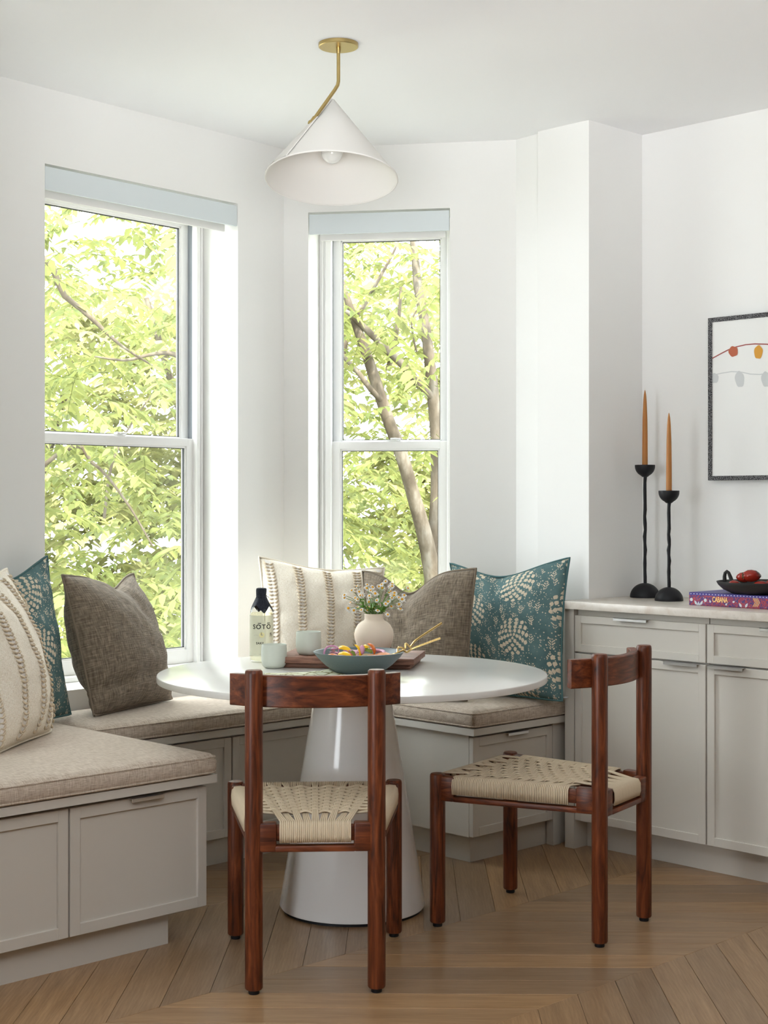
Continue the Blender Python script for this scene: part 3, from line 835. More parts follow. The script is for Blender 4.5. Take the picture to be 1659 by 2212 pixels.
# left-hand group
pillow('grey-brown linen pillow with a chopped top, leaning at the wide window', rv(-.975, 5.06, FZ), rv(-.775, 5.50, FZ), rv(-.930, 5.58, 1.015), rv(-1.098, 5.13, 1.030), .125, M_taupe, chop=.10, pinch=.02, seed=21, cx=.62, cw=.20, fold=.018)
pillow('teal pillow printed with cream flowers, wedged behind the near cream pillow', rv(-1.27, 4.68, FZ), rv(-1.062, 5.10, FZ), rv(-1.155, 5.15, 1.105), rv(-1.40, 4.80, 1.06), .08, M_teal, chop=.10, pinch=.03, seed=31, cx=.55, cw=.35)
pillow('cream pillow with open-stitch stripes, cut by the picture edge', rv(-1.115, 4.27, FZ), rv(-1.045, 4.72, FZ), rv(-1.205, 4.80, 1.07), rv(-1.31, 4.32, 1.08), .115, M_cream, chop=.05, pinch=.03, seed=44, cx=.5, cw=.35, stripes=(.06, .30, .54, .77, .94))

# ------------------------------------------------------------------ things on the table
TZ = .742
rng = random.Random(5)
def text_mesh(txt, size, extrude=.0002, spacing=1.0, name='lettering'):
    cu = bpy.data.curves.new('lettering_curve', 'FONT'); cu.body = txt; cu.size = size; cu.extrude = extrude
    cu.align_x = 'CENTER'; cu.align_y = 'CENTER'; cu.space_character = spacing; cu.offset = size * .018; cu.resolution_u = 4
    o = bpy.data.objects.new('lettering_curve', cu); COL.objects.link(o)
    dg = bpy.context.evaluated_depsgraph_get()
    me = bpy.data.meshes.new_from_object(o.evaluated_get(dg)); me.name = name
    bpy.data.objects.remove(o); bpy.data.curves.remove(cu)
    return me
def wrap_cyl(me, r, ang0, z0):
    """bend flat lettering (x right, y up) round an upright cylinder; ang0 is where its middle faces"""
    for v in me.vertices:
        x, y, d = v.co; a = ang0 + x / r
        v.co = ((r + d) * math.cos(a), (r + d) * math.sin(a), z0 + y)

# chopping board
bc = RV(-.105, 4.975, TZ); bang = YAW + RAD(-9)
bd = thing('serving_board', 'thick dark walnut serving board under the vase and a cup', 'board', bc, bang)
MB().box(-.225, .225, -.140, .140, .016, .036, .0015, 2).build('slab', M_board, bd)
MB().box(-.212, .212, -.127, .127, 0, .016, .004, 2).build('foot', M_board, bd)
BZ = TZ + .036
# vase
vp = RV(-.033, 4.99, BZ)
vz = thing('vase', 'round cream clay vase with a short neck on the board', 'vase', vp)
wob = lambda a, z: .012 * noise.noise(Vector((math.cos(a) * 2, math.sin(a) * 2, z * 40))) + .006 * noise.noise(Vector((math.cos(a) * 5, math.sin(a) * 5, z * 90)))
vprof = [(.034, 0), (.042, .004), (.055, .022), (.0635, .045), (.0655, .062), (.063, .078), (.054, .095), (.042, .105), (.034, .109), (.0315, .114), (.0315, .124), (.0325, .130), (.0305, .1315), (.0285, .129), (.028, .115), (.034, .10), (.05, .08), (.055, .05), (.03, .006)]
MB().lathe(vprof, 56, wob=wob, caps=(True, True)).build('body', M_vase, vz, angle=80)
# chamomile
M_petal = plain('petal_white', (.82, .82, .80, 1), .6, 0, .2)
M_eye = plain('flower_eye', lin(222, 160, 20), .7)
M_stem = plain('stem_green', lin(96, 128, 52), .6)
M_vleaf = plain('vase_leaf_green', lin(88, 140, 36), .5)
def petal_mesh():
    m = MB(); bm = m.bm; n = 12
    for i in range(n):
        a = 2 * math.pi * i / n + (i % 3) * .05; w = .20
        def P(r, d, z): return bm.verts.new((r * math.cos(a + d), r * math.sin(a + d), z))
        r0, r1, r2 = .0028, .0065, .0098
        v = [P(r0, -.25, .0006), P(r0, .25, .0006), P(r1, w, .0014), P(r2, w * .55, .0004), P(r2 * 1.04, 0, .0), P(r2, -w * .55, .0004), P(r1, -w, .0014)]
        b = [bm.verts.new(k.co - Vector((0, 0, .0004))) for k in v]
        bm.faces.new(v); bm.faces.new(list(reversed(b)))
        for k in range(7): bm.faces.new((v[k], v[(k + 1) % 7], b[(k + 1) % 7], b[k]))
    return m.mesh('petals', M_petal, angle=60)
ME_petal = petal_mesh()
ME_eye = MB().ball((0, 0, .0012), .0041, (1, 1, .7), 2).mesh('eye', M_eye)
def leaf_small():
    m = MB(); bm = m.bm
    pts = [(0, 0), (.004, .003), (.009, .005), (.014, .0075), (.02, .006), (.026, 0), (.02, -.006), (.014, -.0075), (.009, -.005), (.004, -.003)]
    m.prism(pts, 0, .0005); 
    for v in bm.verts: v.co.z += .004 * math.sin(v.co.x * 120) - .3 * v.co.y ** 2 * 40
    return m.mesh('leaf', M_vleaf)
ME_vleaf = leaf_small()
nflow = 62
for i in range(nflow):
    # head position: a loose dome above the neck, in viewer axes
    while True:
        X = rng.uniform(-.105, .105); Z = rng.uniform(.142, .252); Yo = rng.uniform(-.065, .065)
        e = (X / .105) ** 2 + (Yo / .075) ** 2
        if e < 1 and Z < .252 - .05 * e and Z > .128 + .06 * (1 - e) * rng.random(): break
    if i < 3: X, Z, Yo = [(-.085, .142, .02), (.098, .175, -.01), (.045, .131, -.045)][i]
    if i == 3: X, Z, Yo = .112, .215, .01
    hd = Vector((*R2(X, Yo), Z)); root = Vector((*R2(X * .16, Yo * .16), .10)); mouth = Vector((*R2(max(-.02, min(.02, X * .28)), max(-.02, min(.02, Yo * .3))), .128))
    fl = thing('chamomile', ['daisy hanging lowest, out over the cream pillow', 'daisy leaning out low over the grey-brown pillow', 'daisy drooping over the rim of the vase', 'daisy reaching farthest out towards the dresser'][i] if i < 4 else 'small white daisy with a yellow eye in the bunch in the clay vase', 'flower', vp, 0, 'daisies in the clay vase')
    pts = [root, mouth]
    for w in (.33, .66, 1.0):
        p = mouth.lerp(hd, w); p.z += .012 * math.sin(w * math.pi) ; pts.append(p)
    MB().tube(pts, .00085, 5).build('stem', M_stem, fl)
    outv = Vector((hd.x * 4 + rng.uniform(-.6, .6), hd.y * 4 + rng.uniform(-.6, .6), .55 + rng.uniform(-.2, .4)))
    cv = Vector(R2(0, -1)); outv += Vector((cv.x, cv.y, 0)) * rng.uniform(.3, 1.0)
    rot = outv.to_track_quat('Z', 'Y').to_euler()
    sc = rng.uniform(.80, 1.2)
    po = link('petals', ME_petal, fl, hd, rot); po.scale = (sc, sc, sc)
    eo = link('eye', ME_eye, po)
    for _ in range(2 if i % 2 else 1):
        w = rng.uniform(.05, .6); p = mouth.lerp(hd, w); p.z += .012 * math.sin(w * math.pi)
        lf = link('leaf', ME_vleaf, fl, p, (rng.uniform(-.8, .8), rng.uniform(-1.2, .3), rng.uniform(0, 6.28)))
        s = rng.uniform(.5, .95) * (1.15 - w); lf.scale = (s, s, s)

# cups
M_sagein = M_sage
cprof = [(.026, 0), (.032, .0015), (.0385, .010), (.0415, .024), (.0420, .045), (.0405, .074), (.0398, .0755), (.0388, .0745), (.0395, .045), (.038, .025), (.03, .008), (.012, .006)]
def cup(px, D, z, label):
    t = thing('tumbler', label, 'cup', RV((px - 829.5) * D / 3250, D, z), 0, 'sage green tumblers')
    MB().lathe(cprof, 56).build('body', M_sage, t, angle=70)
cup(592, 4.885, TZ, 'pale sage tumbler standing on the tabletop in front of the bottle')
cup(666.5, 4.95, BZ, 'pale sage tumbler standing on the walnut board')

# bottle
bp = RV(-.412, 5.06, TZ)
bt = thing('sake_bottle', 'clear glass bottle with a dark cloth-wrapped neck and white label', 'bottle', bp)
br = .0395
gp = [(.032, 0), (.0375, .002), (br, .008), (br, .160), (.0375, .172), (.031, .184), (.022, .198), (.0145, .208), (.0125, .215), (.0125, .235)]
MB().lathe(gp, 56).build('glass', M_bottle, bt, angle=60)
M_sake = glass_mat('sake_liquid', (.985, .98, .88, 1), .01, .05)
MB().lathe([(.030, .006), (.036, .009), (br - .0025, .014), (br - .0025, .164), (br - .005, .166)], 48).build('sake', M_sake, bt, angle=60)
camang = math.atan2(-bp.y, -bp.x)
lab = bmesh.new(); rows = []
for z in (.022, .158):
    rows.append([lab.verts.new(((br + .0004) * math.cos(camang - 1.75 + 3.5 * i / 40), (br + .0004) * math.sin(camang - 1.75 + 3.5 * i / 40), z)) for i in range(41)])
for i in range(40): lab.faces.new((rows[0][i], rows[0][i + 1], rows[1][i + 1], rows[1][i]))
lm = MB(); lm.bm.free(); lm.bm = lab
mm_ = Mat('bottle_label', lin(214, 216, 196), .5); mm_.p.inputs['Alpha'].default_value = .80
lb = lm.build('label', mm_.m, bt, angle=80)
M_ink = plain('label_ink', (.012, .012, .012, 1), .6)
M_inkg = plain('label_ink_grey', lin(170, 172, 160), .6)
me = text_mesh('SOTO', .0215, .0003, 1.22); 
macr = MB(); macr.bm.from_mesh(me)
xs = [v.co.x for v in me.vertices]; x0_, x1_ = min(xs), max(xs); Wt = x1_ - x0_
for f0, f1 in ((.285, .46), (.775, .95)): macr.box(x0_ + Wt * f0, x0_ + Wt * f1, .0115, .0137, 0, .0006)
me2 = bpy.data.meshes.new('brand_lettering'); macr.bm.to_mesh(me2); macr.bm.free(); me2.materials.append(M_ink)
wrap_cyl(me2, br + .0008, camang + .04, .120); link('brand_lettering', me2, lb)
me = text_mesh('SAKE', .0105, .0003, 1.15); me.materials.append(M_ink); wrap_cyl(me, br + .0008, camang - .14, .0655); link('word_lettering', me, lb)
dm = MB().prism([(.0088 * math.cos(2 * math.pi * i / 32), .0088 * math.sin(2 * math.pi * i / 32)) for i in range(32)], 0, .0005).mesh('dot', plain('label_gold_dot', lin(232, 224, 168), .5), smooth=False)
wrap_cyl(dm, br + .0006, camang + .03, .0935); link('dot', dm, lb)
bars = MB().box(-.0033, -.0003, -.0005, .0088, 0, .0008).mesh('dot_slot', plain('slot_grey', lin(176, 168, 130), .5), smooth=False)
wrap_cyl(bars, br + .0007, camang + .03, .0935); link('dot_slot', bars, lb)
fine = MB()
for k, (x, y, w) in enumerate(((-.0195, .0935, .012), (-.0195, .0905, .016), (-.004, .030, .012), (-.004, .0275, .009), (-.024, .0285, .009))): fine.box(x - w / 2, x + w / 2, y - .0005, y + .0005, 0, .0003)
fm_ = fine.mesh('fine_print', M_inkg, smooth=False); wrap_cyl(fm_, br + .0006, camang, 0); link('fine_print', fm_, lb)
kj = MB()
for (xa, ya, xb, yb_) in ((-.004, .006, -.001, .006), (-.001, .006, -.005, -.006), (-.0045, .002, -.002, -.001), (.002, .008, .002, -.007), (.002, .002, .005, -.002), (-.003, .008, -.005, .002)):
    d = Vector((xb - xa, yb_ - ya)); L_ = d.length; d.normalize(); n_ = Vector((-d.y, d.x)) * .0006
    a_, b_ = Vector((xa, ya)), Vector((xb, yb_)); kj.prism([tuple(a_ - n_), tuple(b_ - n_), tuple(b_ + n_), tuple(a_ + n_)], 0, .0004)
km = kj.mesh('brush_sign', M_ink, smooth=False); wrap_cyl(km, br + .0006, camang + .90, .093); link('brush_sign', km, lb)
# cloth wrap over the neck
M_cloth = fabric_mat('indigo_cloth', lin(44, 48, 58), lin(30, 33, 42), lin(62, 66, 76), 900, .3, uv=False)
wr_ = bmesh.new(); rows = []
wp = [(.0130, .2485), (.0170, .2470), (.0178, .240), (.0172, .226), (.0165, .221), (.0190, .215), (.0235, .205), (.0285, .194), (.0335, .183)]
NS = 48
for k, (r, z) in enumerate(wp):
    ring = []
    for i in range(NS):
        a = 2 * math.pi * i / NS
        f_ = max(0, (k - 5) / 3)
        pk = abs(((a - camang) / (math.pi / 2) + .35) % 1.0 - .5) * 2       # four hanging corners
        dz = -f_ * (.020 * (1 - pk) ** 1.2 - .010 * pk); rr = r * (1 + .05 * math.sin(3 * a + k * .6) * (1 if k > 1 else .4)) + f_ * .006 * (1 - pk)
        zz = z + dz
        ring.append(wr_.verts.new((rr * math.cos(a), rr * math.sin(a), zz)))
    rows.append(ring)
for a, b in zip(rows, rows[1:]):
    for i in range(NS): wr_.faces.new((a[i], a[(i + 1) % NS], b[(i + 1) % NS], b[i]))
wr_.faces.new(rows[0])
wm = MB(); wm.bm.free(); wm.bm = wr_; cw_ = wm.build('cloth_wrap', M_cloth, bt, angle=50)
tie = [Vector((.0178 * math.cos(a), .0178 * math.sin(a), .2215 + .0008 * math.sin(a * 2))) for a in [2 * math.pi * i / 32 for i in range(34)]]
sd = Vector(R2(1, -.3)).normalized()
MB().tube(tie, .0011, 6, caps=False).tube([Vector((sd.x * .017, sd.y * .017, .2215)), Vector((sd.x * .023, sd.y * .023, .219)), Vector((sd.x * .027, sd.y * .027, .217))], .0009, 5).build('tie_cord', M_cloth, cw_)

# serving bowl
wp_ = RV(-.079, 4.70, TZ)
sb = thing('serving_bowl', 'wide blue-grey stoneware bowl of salad before the vase', 'bowl', wp_)
bprof = [(.050, 0), (.060, .001), (.078, .010), (.105, .030), (.128, .052), (.1405, .068), (.1425, .0705), (.1405, .0715), (.1375, .0690), (.122, .052), (.098, .032), (.07, .015), (.03, .009)]
MB().lathe(bprof, 96).build('body', M_bowl, sb, angle=70)
M_bed = Mat('salad_bed', lin(150, 110, 80), .6); 
nz = M_bed.noise(M_bed.coord('Object'), 60, 3).outputs[0]
M_bed.color(M_bed.ramp(nz, [(.35, lin(110, 120, 60)), (.5, lin(196, 160, 110)), (.65, lin(150, 84, 80))]))
bedm = MB(); 
bedm.lathe([(.112, .042), (.09, .052), (.05, .058), (.001, .060)], 40, caps=(True, True), wob=lambda a, z: .08 * noise.noise(Vector((math.cos(a) * 3, math.sin(a) * 3, z * 60))))
for v in bedm.bm.verts: v.co.z += .006 * noise.noise(v.co * 70)
bedo = bedm.build('salad_bed', M_bed.m, None, angle=80); bedo.location = wp_
tag(bedo, 'bed of mixed chopped salad filling the blue-grey bowl', 'salad', kind='stuff')
M_onion = plain('onion_pink', lin(206, 150, 176), .35, 0, .5); M_onion2 = plain('onion_mauve', lin(186, 128, 160), .35, 0, .5)
M_yel = plain('pepper_yellow', lin(250, 200, 10), .3, 0, .5); M_ora = plain('pepper_orange', lin(226, 120, 44), .3, 0, .5)
M_red = plain('radish_red', lin(214, 72, 84), .35, 0, .5); M_gre = plain('pepper_green', lin(110, 130, 40), .3, 0, .5); M_sal = plain('baked_orange', lin(214, 140, 92), .45, 0, .5)
def bowl_piece(name, label, cat, X, Y, z, build, group):
    t = build(); t.name = name
    p = R2(X, Y); t.location = (wp_.x + p[0], wp_.y + p[1], TZ + z)
    return tag(t, label, cat, group)
def strip(L, w, th, curl, mat, tilt=(0, 0, 0)):
    m = MB(); bm = m.bm; n = 10; rows = []
    for i in range(n + 1):
        s = i / n - .5; ang = s * curl; rr = L / max(.05, curl)
        x = rr * math.sin(ang); z = rr * (math.cos(ang) - math.cos(curl / 2)); hw = w * (1 - .5 * abs(2 * s) ** 3)
        rows.append([bm.verts.new((x, yy * hw, z + zz * th)) for yy, zz in ((-1, 0), (-.7, .8), (0, 1), (.7, .8), (1, 0), (0, -.2))])
    for a, b in zip(rows, rows[1:]):
        for k in range(6): bm.faces.new((a[k], a[(k + 1) % 6], b[(k + 1) % 6], b[k]))
    bm.faces.new(rows[0]); bm.faces.new(list(reversed(rows[-1])))
    o = m.build('pepper_strip', mat, angle=70); o.rotation_euler = tilt; return o
def arc(r, sweep, th, mat, tilt):
    m = MB(); pts = [(r * math.cos(a), r * math.sin(a), .002 * math.sin(a * 3)) for a in [sweep * i / 16 for i in range(17)]]
    m.tube(pts, [th * (.35 + .65 * math.sin(math.pi * (i + .5) / 17.5)) for i in range(17)], 8, flat=.55); o = m.build('onion_slice', mat, angle=80); o.rotation_euler = tilt; return o
def dome(r, sc, mat, tilt=(0, 0, 0)):
    m = MB(); m.ball((0, 0, 0), r, sc, 3); o = m.build('radish', mat, angle=80); o.rotation_euler = tilt; return o
G1 = 'pickled onion slices in the bowl'; G2 = 'pepper strips in the bowl'
ON = ['pale looped onion ring at the far side of the salad from the servers', 'broad pink onion slice in front of the onion ring', 'pink onion slice just behind the red radish', 'pink onion slice behind the broad one, under the back yellow strip', 'thin mauve onion slice at the bowl rim below the onion ring', 'broad pink onion slice beside the browned orange slice', 'pink onion slice behind the tall yellow strip', 'mauve onion slice nearest the gold servers', 'mauve onion slice at the back of the salad']
for ON_, (X, Y, z, r, sw, th, tl) in zip(ON, ((-.085, -.02, .070, .024, 4.6, .0035, (.9, .2, .3)), (-.062, -.045, .062, .035, 2.4, .006, (.2, .1, .9)), (-.035, -.03, .066, .03, 2.6, .006, (.3, .0, .2)), (-.05, .0, .068, .034, 2.2, .006, (.4, .2, 2.9)), (-.09, -.045, .058, .03, 2.0, .005, (.1, .2, 2.2)), (.045, -.02, .066, .034, 2.4, .007, (.3, .1, .4)), (.03, .02, .066, .034, 2.4, .006, (.2, -.2, 2.0)), (.06, .01, .062, .03, 2.2, .006, (.2, .1, 1.0)), (-.02, .05, .062, .03, 2.2, .006, (.2, .1, 4.0)))):
    bowl_piece('onion_slice', ON_, 'onion slice', X, Y, z, lambda r=r, sw=sw, th=th, tl=tl: arc(r, sw, th, M_onion if r > .03 else M_onion2, tl), G1)
for (X, Y, z, L, w, cu, m__, tl, lb_) in ((-.004, -.03, .073, .05, .010, 1.6, M_yel, (0, 1.2, .4), 'tall bright yellow pepper strip at the middle of the salad'), (.022, -.015, .080, .05, .010, 1.4, M_yel, (.5, .3, 2.2), 'yellow pepper strip leaning on the tall pink petal'), (-.042, -.05, .063, .05, .009, 1.2, M_yel, (.4, .1, .2), 'flat yellow pepper strip at the near rim of the salad'), (-.045, .015, .073, .06, .009, 1.5, M_yel, (.6, .1, .1), 'yellow pepper strip at the back of the salad'), (.038, .0, .078, .045, .009, 1.8, M_ora, (.2, 1.0, .5), 'orange pepper strip curling up from the salad'), (-.078, -.055, .060, .04, .008, 1.0, M_ora, (.4, .1, .3), 'orange pepper strip near the pale onion ring'), (.028, -.03, .074, .036, .009, 1.4, M_gre, (.5, .2, .3), 'green pepper strip beside the orange curl'), (-.016, -.045, .064, .03, .008, .8, M_gre, (.3, 1.1, .2), 'short green pepper strip next to the radish'), (.075, -.03, .061, .06, .014, .5, M_sal, (.3, -.05, .1), 'browned orange slice at the salad edge by the servers'), (.045, -.055, .056, .05, .012, .6, M_sal, (.3, .1, .0), 'browned orange slice under the onion slices')):
    bowl_piece('pepper_strip', lb_, 'pepper strip', X, Y, z, lambda L=L, w=w, cu=cu, m__=m__, tl=tl: strip(L, w, .004, cu, m__, tl), G2)
bowl_piece('radish', 'round red radish half at the front of the salad', 'radish', -.028, -.052, .060, lambda: dome(.0125, (1, .8, .9), M_red), None)
bowl_piece('radish', 'small mauve radish half next to the green strip', 'radish', -.003, -.055, .057, lambda: dome(.0095, (1, .8, .8), M_onion2), None)
bowl_piece('onion_petal', 'tall pink onion petal standing up at the middle of the salad', 'onion petal', .011, -.035, .079, lambda: dome(.014, (.7, .5, 1.1), M_onion, (0, .15, 0)), None)

# gold servers resting on the rim
def server(path, label):
    o0 = at(*path[0])
    t = thing('salad_server', label, 'serving utensil', o0, 0, 'gold salad servers')
    pts = [at(*p) - o0 for p in path]
    fine_ = []
    for i in range(len(pts) - 1):
        for w in (0, .33, .66):
            p_1 = pts[max(0, i - 1)]; p0_ = pts[i]; p1_ = pts[i + 1]; p2_ = pts[min(len(pts) - 1, i + 2)]
            fine_.append(.5 * ((2 * p0_) + (-p_1 + p1_) * w + (2 * p_1 - 5 * p0_ + 4 * p1_ - p2_) * w * w + (-p_1 + 3 * p0_ - 3 * p1_ + p2_) * w ** 3))
    fine_.append(pts[-1])
    n = len(fine_)
    MB().tube(fine_, [.0033 if i < n * .75 else .0033 + .0012 * ((i / n) - .75) for i in range(n)], 10).build('handle', M_gold, t)
    MB().tube([fine_[0], fine_[0] + Vector((*R2(-.02, -.005), -.006)), fine_[0] + Vector((*R2(-.05, -.01), -.012))], [.0034, .008, .004], 10, flat=.4).build('spoon_head', M_gold, t)
server([(859, 1410, 4.72), (859.5, 1400, 4.735), (866, 1399, 4.745), (875, 1401.5, 4.75), (876, 1391, 4.755), (881, 1393, 4.76), (886, 1398, 4.765), (892, 1390, 4.77), (905, 1378, 4.78), (954, 1346, 4.82)], 'gold salad server with the higher handle, resting on the bowl rim')
server([(853, 1413, 4.67), (866, 1406.5, 4.68), (872, 1405, 4.685), (877, 1408.5, 4.685), (882, 1407.5, 4.685), (888, 1402.5, 4.68), (905, 1395.5, 4.67), (951, 1378.5, 4.64)], 'gold salad server with the lower handle, resting on the bowl rim')

# napkin
def napkin():
    m = Mat('check_cloth', (.6, .62, .5, 1), .9, 0, .15)
    uv = m.coord('UV', (9, 9, 1), (0, 0, RAD(38)))
    sp = m.node('ShaderNodeSeparateXYZ', in_0=uv)
    wv = m.math('MULTIPLY', m.math('SUBTRACT', m.noise(m.coord('UV'), 14, 2).outputs[0], .5), .25)
    fx_ = m.math('FRACT', m.math('ADD', sp.outputs[0], wv)); fy_ = m.math('FRACT', m.math('ADD', sp.outputs[1], wv))
    g = m.math('MAXIMUM', m.math('LESS_THAN', fx_, .16), m.math('LESS_THAN', fy_, .16))
    m.color(m.mix(g, lin(214, 216, 190), lin(138, 130, 92)))
    return m.m
nm = napkin()
npz = RV(-.17, 4.60, TZ)
nb_ = bmesh.new(); uvl = nb_.loops.layers.uv.new('UVMap'); NN = 40; G = []
for k in range(NN + 1):
    row = []
    for i in range(NN + 1):
        s, u = i / NN, k / NN
        X = -.20 + .36 * s + .04 * (u - .5) + .03 * (1 - s) * math.sin(u * 5); Y = -.14 + .275 * u + .03 * math.sin(s * 4) - .05 * (1 - s) * u
        h = .0015 + .010 * max(0, noise.noise(Vector((s * 4, u * 4, 3)))) + .006 * max(0, noise.noise(Vector((s * 9, u * 8, 7))))
        h += .024 * math.exp(-((X - .035) / .055) ** 2 - ((Y - .10) / .035) ** 2) 
        # flat where the bowl stands, and outside of its wall
        dxb, dyb = X - .091, Y - .10; db = math.hypot(dxb, dyb)
        ceil_ = .001 if db < .064 else .001 + (db - .064) * .55
        h = min(h, ceil_ * .9)
        if i in (0, NN) or k in (0, NN): h = min(h, .003)
        row.append(nb_.verts.new((*R2(X, Y), max(.0008, h))))
    G.append(row)
for k in range(NN):
    for i in range(NN):
        idx = [(i, k), (i + 1, k), (i + 1, k + 1), (i, k + 1)]
        fc = nb_.faces.new([G[b][a] for a, b in idx])
        for lp_, (a, b) in zip(fc.loops, idx): lp_[uvl].uv = (a / NN, b / NN)
me = bpy.data.meshes.new('napkin'); nb_.to_mesh(me); nb_.free(); me.materials.append(nm); me.shade_smooth()
no = link('napkin', me, None, npz); tag(no, 'crumpled pale green checked napkin under the salad bowl', 'napkin')
sm = no.modifiers.new('thickness', 'SOLIDIFY'); sm.thickness = .0012; sm.offset = 1

# ------------------------------------------------------------------ things on the dresser
CZ = .914
M_wax = Mat('beeswax', lin(172, 114, 54), .45, 0, .4, Subsurface_Weight=.25, Subsurface_Scale=.01).m
M_wick = plain('wick', (.8, .78, .72, 1), .8)
def candlestick(X, D, hz, hc, r, rc, lab1, lab2):
    p = RV(X, D, CZ)
    t = thing('candlestick', lab1, 'candlestick', p, 0, 'black candlesticks')
    MB().lathe([(r * .985, 0), (r, .002)] + [(r * math.cos(a), .002 + (r * .93) * math.sin(a)) for a in [math.pi / 2 * i / 14 for i in range(1, 13)]] + [(.0085, r * .955)], 48).build('base', M_black, t, angle=60)
    pts = [(.0012 * math.sin(i * 1.7), .0012 * math.cos(i * 2.3), r * .92 + (hz - .042 - r * .92) * i / 16) for i in range(17)]
    MB().tube(pts, [.0064 + .0007 * math.sin(i * 2.9) for i in range(17)], 12).build('stem', M_black, t, angle=70)
    cb = hz - .044
    MB().lathe([(.010, cb - .002)] + [(rc * math.sin(a) , cb + .040 * (1 - math.cos(a))) for a in [math.pi / 2 * i / 10 for i in range(3, 10)]] + [(rc, hz - .004), (rc, hz), (rc - .002, hz + .0005), (rc - .004, hz - .003), (.013, hz - .018)], 40).build('cup', M_black, t, angle=50)
    c = thing('taper_candle', lab2, 'candle', p + Vector((0, 0, hz - .020)), 0, 'amber taper candles')
    Lc = hc + .020
    MB().lathe([(.0105, 0), (.0108, .02), (.0103, Lc * .35), (.0092, Lc * .65), (.0068, Lc * .85), (.0045, Lc * .94), (.002, Lc * .985), (.0006, Lc)], 24).build('wax', M_wax, c, angle=70)
    MB().tube([(0, 0, Lc - .003), (.0008, 0, Lc + .004), (-.0012, .0005, Lc + .008)], .0009, 6).build('wick', M_wick, c)
candlestick(1.0, 5.765, .507, .288, .0572, .0385, 'taller matt black candlestick with a dome foot, beside the wall corner', 'amber taper candle in the taller candlestick')
candlestick(1.054, 5.565, .407, .289, .0525, .0385, 'shorter matt black candlestick with a dome foot', 'amber taper candle in the shorter candlestick')

# book
BY, BX0, BX1, BH = 4.497, -3.072, -2.712, .046
bk = thing('book', 'thick book with a red and violet patterned spine lying on the worktop', 'book', (BX0, BY, CZ))
def book_mat():
    m = Mat('book_print', (.4, .1, .2, 1), .45, 0, .4)
    v = m.coord('Object', (1, 1, 1))
    n1 = m.noise(v, 55, 3, .6, 2.5).outputs[0]; n2 = m.noise(v, 120, 3, .6, 2.0).outputs[0]
    c = m.ramp(n1, [(.40, lin(78, 54, 112)), (.47, lin(88, 60, 124)), (.49, lin(164, 60, 68)), (.60, lin(172, 74, 78)), (.64, lin(104, 70, 128))], 'CONSTANT')
    c = m.mix(m.ramp(n2, [(.66, (0, 0, 0, 1)), (.68, (1, 1, 1, 1))]), c, lin(214, 196, 206))
    sp = m.node('ShaderNodeSeparateXYZ', in_0=v)
    top = m.math('GREATER_THAN', sp.outputs[2], .0365)
    m.color(m.mix(top, c, lin(78, 70, 146))); return m.m
M_bookp = book_mat()
q_ = MB(); q_.box(0, BX1 - BX0, 0, .245, 0, .003, .0006, 1); q_.box(0, BX1 - BX0, 0, .245, BH - .003, BH, .0006, 1); q_.box(0, BX1 - BX0, 0, .003, .001, BH - .001, .0006, 1)
cv_ = q_.build('cover', M_bookp, bk)
MB().box(.004, BX1 - BX0 - .004, .004, .240, .003, BH - .003).build('pages', plain('paper', (.72, .70, .65, 1), .8), bk, smooth=False)
M_gilt = plain('spine_gilt', lin(250, 206, 132), .4)
ME_cab = text_mesh('CABANA', .026, .0003, .92); ME_cab.materials.append(M_gilt)
co = link('title_lettering', ME_cab, cv_, (.128, -.0006, .0235), (RAD(90), 0, 0)); co.scale = (.62, 1.0, 1)
M_bpale = plain('spine_pale', lin(206, 214, 220), .5); M_bdot = plain('spine_dot', lin(232, 230, 240), .5)
dt = MB()
for k in range(28): dt.box(.008 + k * .0127 - .0016, .008 + k * .0127 + .0016, -.0005, 0, .0395, .0425)
dt.build('dot_row', M_bdot, cv_, smooth=False)
orn = MB(); MXZ = Matrix(((1, 0, 0, 0), (0, 0, 1, -.0006), (0, 1, 0, 0), (0, 0, 0, 1)))
def leafpoly(cx_, cz_, L_, w_, a_):
    P = [(0, 0), (L_ * .35, w_), (L_ * .7, w_ * .7), (L_, 0), (L_ * .7, -w_ * .7), (L_ * .35, -w_)]
    return [(cx_ + x * math.cos(a_) - y * math.sin(a_), cz_ + x * math.sin(a_) + y * math.cos(a_)) for x, y in P]
for cx_ in (.222, .040):
    for a_ in (1.0, math.pi - 1.0): orn.prism(leafpoly(cx_ + (.007 if a_ < 1.5 else -.007), .002, .019, .0045, a_), 0, .0005, MXZ)
for a_ in (.5, 1.57, 2.64): orn.prism(leafpoly(.040, .002, .013, .003, a_), 0, .0006, MXZ)
for cx_, cz_ in ((.010, .020), (.068, .020)): orn.prism([(cx_ + .006 * math.cos(2 * math.pi * i / 12), cz_ + .006 * math.sin(2 * math.pi * i / 12)) for i in range(12)], 0, .0005, MXZ)
for cx_, cz_, a_ in ((.178, .018, .3), (.15, .006, .8), (.09, .012, 2.0)): orn.prism(leafpoly(cx_, cz_, .011, .0035, a_), 0, .0005, MXZ)
orn.build('pale_ornament', M_bpale, cv_, smooth=False)
chv = MB()
for k in range(4):
    x = .268 + k * .0055
    for sgn in (1, -1): chv.prism([(x, .022), (x + .0022, .022), (x + .0022 - .009, .022 + sgn * .015 + 0), (x - .009, .022 + sgn * .015)], 0, .0005, MXZ)
chv.build('gilt_chevrons', M_gilt, cv_, smooth=False)

